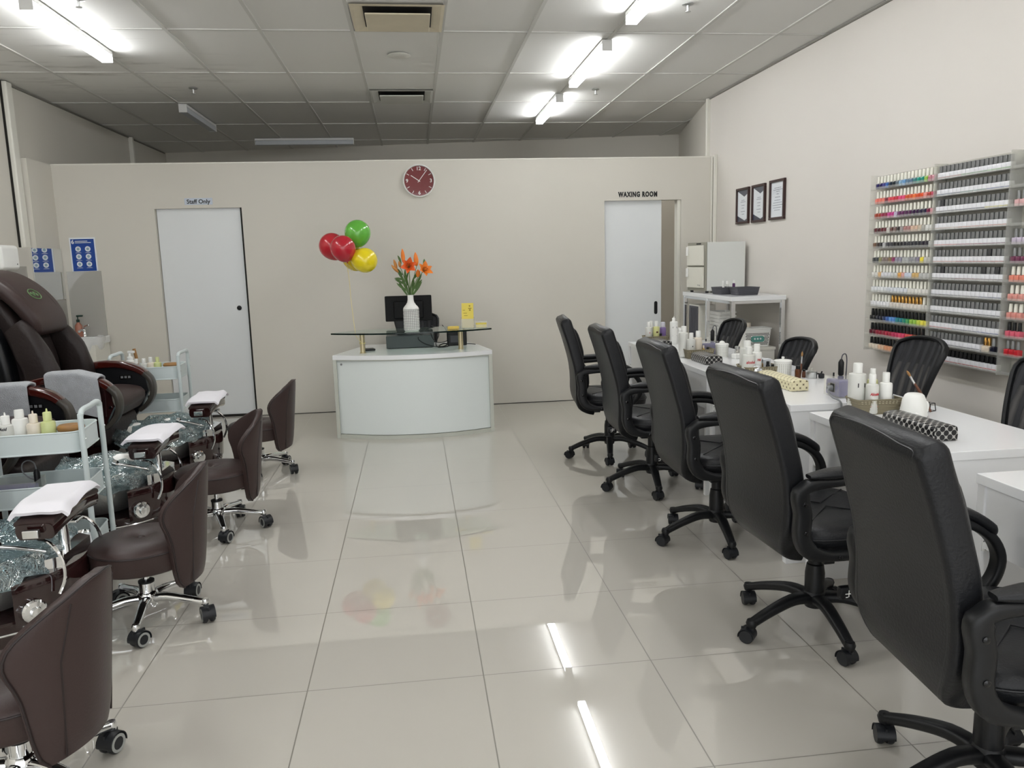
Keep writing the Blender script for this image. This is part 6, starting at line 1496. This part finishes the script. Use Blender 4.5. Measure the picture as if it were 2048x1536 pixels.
# farthest desk
basket(1.857, 5.905, TZ, 0.19, 0.13, 0.058, 0.0, 'olive woven basket on the farthest desk, holding the purple and yellow bottles')
bottle(1.800, 5.90, BZ, 0.027, 0.165, 'milky bottle with tiny red mark at the left end of the farthest basket', lines=((0.66, 0.14, 0.003), (0.3, 0.25, 0.001)), tcol=M_red)
bottle(1.832, 5.94, BZ, 0.024, 0.168, 'milky bottle half hidden behind the pale yellow one', body=M_milk)
bottle(1.860, 5.90, BZ, 0.025, 0.17, 'pale yellow bottle with brown print in the farthest basket', body=M_pyellow, lines=((0.66, 0.3, 0.007), (0.24, 0.3, 0.003)), tcol=M_wood)
bottle(1.915, 5.905, BZ, 0.024, 0.16, 'clear bottle of purple liquid in the farthest basket', body=M_purpleb, cap=mat('lilac_cap', srgb(206, 204, 214), 0.35), cr=0.7)
bottle(1.888, 5.875, BZ, 0.011, 0.075, 'small black bottle between the yellow and purple bottles', body=M_blackg, cap=M_black, cr=0.8, group='small bottles on the desks')
bottle(1.967, 5.80, TZ, 0.030, 0.215, 'tall white bottle with pointed nozzle and black label on the farthest desk', body=M_plw, style='tall', lines=((0.74, 0.55, 0.006), (0.38, 0.6, 0.0015)))
bottle(2.055, 5.90, TZ, 0.022, 0.115, 'short white bottle with star-shaped cap right of the tall white bottle', body=M_plw, style='wide', cr=0.9)
# nearest desk
basket(1.948, 2.045, TZ, 0.20, 0.13, 0.062, -0.05, 'olive woven basket cut off by the right edge, on the nearest desk')

# ------------------------------------------------------------------ near trolley load
R1 = math.radians(6); c1, s1 = math.cos(R1), math.sin(R1)
def onT(dx, dy): return (TR[0][0]+dx*c1-dy*s1, TR[0][1]+dx*s1+dy*c1)
TZ1 = 0.6435
for dx, r, h, body, style, lb, kw in (
    (-0.146, 0.026, 0.195, M_plw, 'flip', 'white bottle cut off by the left edge on the near trolley', {}),
    (-0.104, 0.031, 0.178, M_milk, 'nozzle', 'milky nozzle bottle with black word on the near trolley', dict(text='Acid', tcol=M_ink, tz=0.86)),
    (-0.056, 0.033, 0.182, M_plw, 'wide', 'white bottle with big rounded cap on the near trolley', {}),
    (0.007, 0.030, 0.178, M_cream, 'nozzle', 'cream nozzle bottle on the near trolley', {}),
    (0.064, 0.030, 0.184, M_pgreen, 'nozzle', 'pale green nozzle bottle on the near trolley', {})):
    x, y = onT(dx, -0.045+0.025*(dx == -0.056))
    bottle(x, y, TZ1, r, h, lb, body=body, style=style, cap=body if body in (M_pgreen, M_cream) else M_plw, cr=0.58, group='bottles on the near trolley', **kw)
x, y = onT(0.01, 0.0); bottle(x-0.035, y+0.01, TZ1, 0.014, 0.075, 'small pink bottle between the white and cream bottles on the near trolley', body=mat('pink_bottle', srgb(176, 140, 136), 0.3), cap=M_ink, group='bottles on the near trolley')
def dish(x, y, z, label):
    t = thing('wooden_brush_dish', label, 'dish', (x, y, z+0.022), 0.1, 'white dishes with wooden lids on the trolleys')
    bm = BM(); lathe(bm, [(0.045, -0.022), (0.05, 0.0), (0.056, 0.055), (0.052, 0.055), (0.045, 0.01)], 28, sx=1.0, sy=0.8); obj('bowl', bm, M_cream, t)
    bm = BM(); lathe(bm, [(0.05, 0.056), (0.055, 0.062), (0.054, 0.074), (0.045, 0.082), (0, 0.084)], 28, sx=1.05, sy=0.8, cap1=False); obj('wooden_lid', bm, M_bamboo, t)
x, y = onT(0.150, -0.03); dish(x, y, TZ1, 'white dish with brown wooden lid at the right end of the near trolley')
x, y = onT(-0.10, -0.02); t = thing('nail_drill', 'purple device lying in a clear box on the middle tray of the near trolley', 'nail drill', (x, y, 0.4085), R1, 'purple nail drills')
bm = BM(); box(bm, (-0.085, -0.06, 0.006), (0.055, 0.03, 0.075), 0.008); cs = obj('casing', bm, M_purple, t)
bm = BM(); box(bm, (-0.10, -0.075, 0), (0.10, 0.06, 0.003)); box(bm, (-0.10, -0.075, 0.003), (0.10, -0.072, 0.10)); box(bm, (-0.10, 0.057, 0.003), (0.10, 0.06, 0.10)); box(bm, (-0.10, -0.072, 0.003), (-0.097, 0.057, 0.10)); box(bm, (0.097, -0.072, 0.003), (0.10, 0.057, 0.10)); obj('clear_box', bm, M_acryl, t, 0)
bm = BM(); box(bm, (0.058, -0.05, 0.006), (0.09, 0.0, 0.08), 0.006); obj('charger', bm, M_purple, t)
bm = BM(); lathe(bm, [(0.012, 0.003), (0.014, 0.02), (0.013, 0.12), (0.008, 0.135)], 14, (0.075, 0.03, 0)); obj('handpiece', bm, M_black, t)
bm = BM(); tube(bm, smooth_path([(0.075, 0.03, 0.133), (0.068, 0.03, 0.165), (0.045, 0.03, 0.178), (0.022, 0.03, 0.165), (0.018, 0.03, 0.13), (0.04, 0.03, 0.10), (0.06, 0.025, 0.09)], 5), 0.003, 7); obj('cable', bm, M_grey, t)
x, y = onT(0.13, 0.06); t = thing('steel_bowl', 'small shiny steel bowl on the bottom tray of the near trolley', 'bowl', (x, y, 0.1585))
bm = BM(); lathe(bm, [(0.03, 0), (0.05, 0.02), (0.06, 0.05), (0.056, 0.05), (0.045, 0.02), (0.025, 0.005)], 28); obj('bowl', bm, M_chrome, t)
t = thing('white_carton', 'white carton with gold stripe leaning between the near trolley and nearest footbath', 'box', (-1.47, 3.44, 0.0), -0.1)
bm = BM(); M = RY(-0.12); box(bm, (-0.06, -0.035, 0.0), (0.06, 0.035, 0.30), 0.004, mtx=M)
for v in bm.verts: v.co.z = max(0, v.co.z)
cb = obj('carton', bm, M_paper, t)
bm = BM(); box(bm, (-0.01, -0.0362, 0.10), (0.002, -0.0354, 0.28), mtx=M); box(bm, (0.03, -0.0362, 0.22), (0.036, -0.0354, 0.29), mtx=M); obj('gold_stripe', bm, M_gold, cb, 0)

# far trolley load
R2 = math.radians(3); c2, s2 = math.cos(R2), math.sin(R2)
def onF(dx, dy): return (TR[1][0]+dx*c2-dy*s2, TR[1][1]+dx*s2+dy*c2)
x, y = onF(-0.14, 0.02); bottle(x, y, TZ1, 0.030, 0.20, 'white pump bottle at the left end of the far trolley', body=M_plw, style='pump', cr=0.7, group='bottles on the far trolley')
x, y = onF(-0.185, -0.03); bottle(x, y, TZ1, 0.026, 0.115, 'low white bottle left of the pump bottle on the far trolley', body=M_plw, group='bottles on the far trolley')
for dx, body, lb in ((-0.085, M_acryl, 'clear bottle right of the pump bottle on the far trolley'), (-0.035, M_milk, 'milky bottle in the middle of the far trolley'), (0.012, M_cream, 'cream bottle left of the pale green one on the far trolley'), (0.058, M_pgreen, 'pale green bottle on the far trolley')):
    x, y = onF(dx, -0.03); bottle(x, y, TZ1, 0.026, 0.145+0.006*(dx > 0), lb, body=body, style='flip', cap=M_plw if body is not M_pgreen else M_pgreen, cr=0.5, group='bottles on the far trolley')
x, y = onF(0.15, -0.02); dish(x, y, TZ1, 'white dish with wooden lid on the far trolley')
x, y = onF(-0.105, 0.06); t = thing('foot_file', 'slim wooden foot file standing behind the pump bottle', 'foot file', (x, y, TZ1))
bm = BM(); tube(bm, smooth_path([(0, 0, 0.001), (0, 0, 0.08), (-0.004, 0, 0.15), (-0.014, 0, 0.21)], 4), 0.012, 10, rx=0.004); obj('paddle', bm, M_bamboo, t)
for dx, lb in ((-0.06, 'tall pale bottle on the middle tray of the far trolley'), (-0.02, 'dark nozzle bottle on the middle tray of the far trolley')):
    x, y = onF(dx, -0.05); bottle(x, y, 0.4085, 0.014, 0.12, lb, body=M_milk if dx < -0.04 else M_dgrey, style='nozzle', cap=None if dx < -0.04 else M_black, group='bottles on the far trolley')

# ------------------------------------------------------------------ tall white table by the partition corner
t = thing('tall_table', 'tall white table on chrome legs in the far right corner', 'table', (2.545, 6.08, 0))
bm = BM(); box(bm, (0, 0, 1.044), (0.465, 1.17, 1.08), 0.003); obj('table_top', bm, M_desk, t)
for x in (0.004, 0.429):
    for y in (0.01, 0.56, 1.128):
        if y == 0.56 and x > 0.1: continue
        bm = BM(); box(bm, (x, y, 0), (x+0.032, y+0.032, 1.044), 0.002); obj('leg', bm, M_chrome, t)
bm = BM(); box(bm, (0.036, 0.014, 1.02), (0.429, 0.034, 1.0435), 0.002); box(bm, (0.008, 0.042, 1.02), (0.028, 0.56, 1.0435), 0.002); box(bm, (0.008, 0.592, 1.02), (0.028, 1.128, 1.0435), 0.002); obj('rails', bm, M_chrome, t)
t = thing('towel_warmer', 'white towel warmer cabinet with two small doors on the tall table', 'towel warmer', (2.60, 6.80, 1.0805), 0.16)
bm = BM(); box(bm, (0.012, 0, 0.018), (0.40, 0.33, 0.452), 0.004); bd = obj('case', bm, mat('white_enamel', srgb(222, 224, 220), 0.3), t)
bm = BM(); box(bm, (0, 0, 0.018), (0.0118, 0.33, 0.452), 0.002); ff = obj('front_frame', bm, mat('warm_grey_frame', srgb(150, 148, 136), 0.4), t)
for z0, z1 in ((0.045, 0.232), (0.245, 0.425)):
    bm = BM(); box(bm, (-0.020, 0.025, z0), (-0.001, 0.315, z1), 0.006); dr = obj('door', bm, mat('ivory_door', srgb(222, 220, 208), 0.3), t)
    bm = BM(); lathe(bm, [(0.012, -0.04), (0.012, 0.04)], 14, mtx=TX(-0.030, 0.285, z1-0.05) @ RX(0)); obj('handle', bm, M_plw, dr)
bm = BM(); text_bm(bm, 'TC-16', 0.018, MX((-0.0206, 0.09, 0.068), (0, -1, 0), (0, 0, 1)), 0.0006, 0.0004); box(bm, (-0.0206, 0.06, 0.1), (-0.0202, 0.061, 0.101)); obj('door_print', bm, M_grey, ff, 0)
bm = BM(); box(bm, (-0.002, 0.09, 0.433), (-0.0002, 0.17, 0.445)); obj('badge', bm, M_ink, ff, 0)
bm = BM()
for a in (0.03, 0.37):
    for b in (0.03, 0.30): lathe(bm, [(0.014, 0), (0.016, 0.018)], 12, (a, b, 0))
obj('feet', bm, M_rubber, t)
M_dk = M_dgrey
basket(2.672, 6.56, 1.081, 0.15, 0.20, 0.058, 0.1, 'dark grey basket with small tubes, left of the two on the tall table', m=M_dk, group='dark grey baskets on the tall table')
basket(2.765, 6.345, 1.081, 0.205, 0.17, 0.062, 0.05, 'dark grey basket nearest the camera on the tall table', m=M_dk, group='dark grey baskets on the tall table')
bottle(2.655, 6.53, 1.0845, 0.010, 0.112, 'white tube standing at the left in the dark grey basket', body=M_plw, cr=0.9, group='tubes in the dark grey baskets')
bottle(2.69, 6.53, 1.0845, 0.012, 0.108, 'clear white tube beside the purple one in the dark grey basket', body=M_acryl, cr=0.9, group='tubes in the dark grey baskets')
bottle(2.732, 6.49, 1.0845, 0.012, 0.118, 'dark purple tube with white cap in the dark grey basket', body=mat('deep_purple', srgb(74, 22, 84), 0.3), cr=0.8, group='tubes in the dark grey baskets')
t = thing('low_cabinet', 'low white cabinet under the tall table', 'cabinet', (2.595, 6.17, 0))
bm = BM(); box(bm, (0, 0, 0), (0.37, 1.03, 0.628), 0.003); obj('case', bm, mat('cabinet_white', srgb(214, 212, 204), 0.35), t)
bm = BM(); box(bm, (-0.006, -0.006, 0.628), (0.376, 1.036, 0.65), 0.002); obj('cabinet_top', bm, M_trimw, t)
bm = BM(); box(bm, (0.004, -0.005, 0.05), (0.366, -0.0005, 0.615), 0.001); obj('door', bm, mat('cabinet_white', (1, 1, 1)), t)
t = thing('lattice_basket', 'white lattice basket with teal label under the tall table', 'basket', (2.835, 6.30, 0.6505), 0.0)
def ring(k, zz): return [Vector((px*k, py*k, zz)) for px, py in rrect(0.25, 0.17, 0.02, 4)]
bm = BM(); L = [[bm.verts.new(p) for p in P_] for P_ in (ring(0.86, 0), ring(1.0, 0.15), ring(0.97, 0.15), ring(0.84, 0.004))]
for a, b in zip(L, L[1:]):
    for k in range(len(a)): bm.faces.new((a[k], a[(k+1) % len(a)], b[(k+1) % len(a)], b[k]))
bm.faces.new(list(reversed(L[0]))); bm.faces.new(L[3]); lb_ = obj('basket_body', bm, M_plw, t, 40)
bm = BM()
for j in range(9):
    for i in range(17):
        zz = 0.018+j*0.0115; k = 0.86+0.14*zz/0.15; xx = (-0.105+i*0.0125+(0.00625 if j % 2 else 0))*k
        if abs(xx) > 0.105*k or (abs(xx) < 0.055 and 0.035 < zz < 0.095): continue
        box(bm, (xx-0.0036, -0.085*k-0.0006, zz-0.0036), (xx+0.0036, -0.085*k+0.0016, zz+0.0036), mtx=TX(xx, 0, zz) @ RY(PI/4) @ TX(-xx, 0, -zz))
obj('lattice_holes', bm, M_dark, lb_, 0)
bm = BM(); prism(bm, rrect(0.115, 0.05, 0.02, 5), 0, 0.002, MX((0.0, -0.0815, 0.064), (1, 0, 0), (0, 0.12, 1))); tl = obj('teal_label', bm, M_teal, t, 0)
bm = BM()
for xx in (-0.025, 0.0, 0.025): lathe(bm, [(0.008, 0.002), (0.006, 0.0026)], 10, mtx=MX((xx, -0.0815, 0.066), (1, 0, 0), (0, 0.12, 1)))
obj('label_print', bm, M_paper, tl, 0)
bm = BM(); tube(bm, ring(1.0, 0.15), 0.005, 6, True); obj('rim', bm, M_plw, t)
bottle(2.80, 6.33, 0.655, 0.022, 0.19, 'bottle with pale cap sticking out of the white lattice basket', body=M_milk, cap=M_cream, cr=0.9, style='wide', group='bottles in the lattice basket')
# stack of shallow white baskets
def flat_basket():
    bm = BM(); o = rrect(0.17, 0.26, 0.02, 3); A = [bm.verts.new((a*0.9, b*0.9, 0)) for a, b in o]; B = [bm.verts.new((a, b, 0.030)) for a, b in o]; C = [bm.verts.new((a*0.97, b*0.97, 0.030)) for a, b in o]; D = [bm.verts.new((a*0.87, b*0.87, 0.003)) for a, b in o]
    for P_, Q_ in ((A, B), (B, C), (C, D)):
        for k in range(len(o)): bm.faces.new((P_[k], P_[(k+1) % len(o)], Q_[(k+1) % len(o)], Q_[k]))
    bm.faces.new(list(reversed(A))); bm.faces.new(D)
    for sgn in (-1, 1):
        for i in range(9): box(bm, (-0.075+i*0.018, sgn*0.128-0.0012, 0.018), (-0.066+i*0.018, sgn*0.128+0.0012, 0.027))
    return obj('shallow_basket', bm, M_plw, None, 40)
fb = flat_basket()
for k in range(9):
    o = fb if k == 0 else fb.copy()
    if k: COL.objects.link(o)
    o.location = (2.70, 6.66, 0.6503+0.0308*k)
    tag(o, 'white shallow basket, %s in the stack under the tall table' % ('topmost' if k == 8 else ('bottom' if k == 0 else ORD[k]+' from bottom')), 'basket', 'stack of shallow white baskets')
t = thing('steriliser_cabinet', 'small cabinet with dark grey slatted door under the tall table', 'cabinet', (2.585, 6.92, 0.6505))
bm = BM(); box(bm, (0, 0, 0), (0.16, 0.26, 0.315), 0.004); obj('case', bm, M_trimw, t)
bm = BM(); box(bm, (-0.006, 0.015, 0.012), (-0.0005, 0.245, 0.303), 0.002); dd = obj('door', bm, M_dgrey, t)
bm = BM()
for k in range(5): box(bm, (-0.009, 0.05+k*0.034, 0.03), (-0.0062, 0.066+k*0.034, 0.285))
obj('slats', bm, M_dgrey, dd)
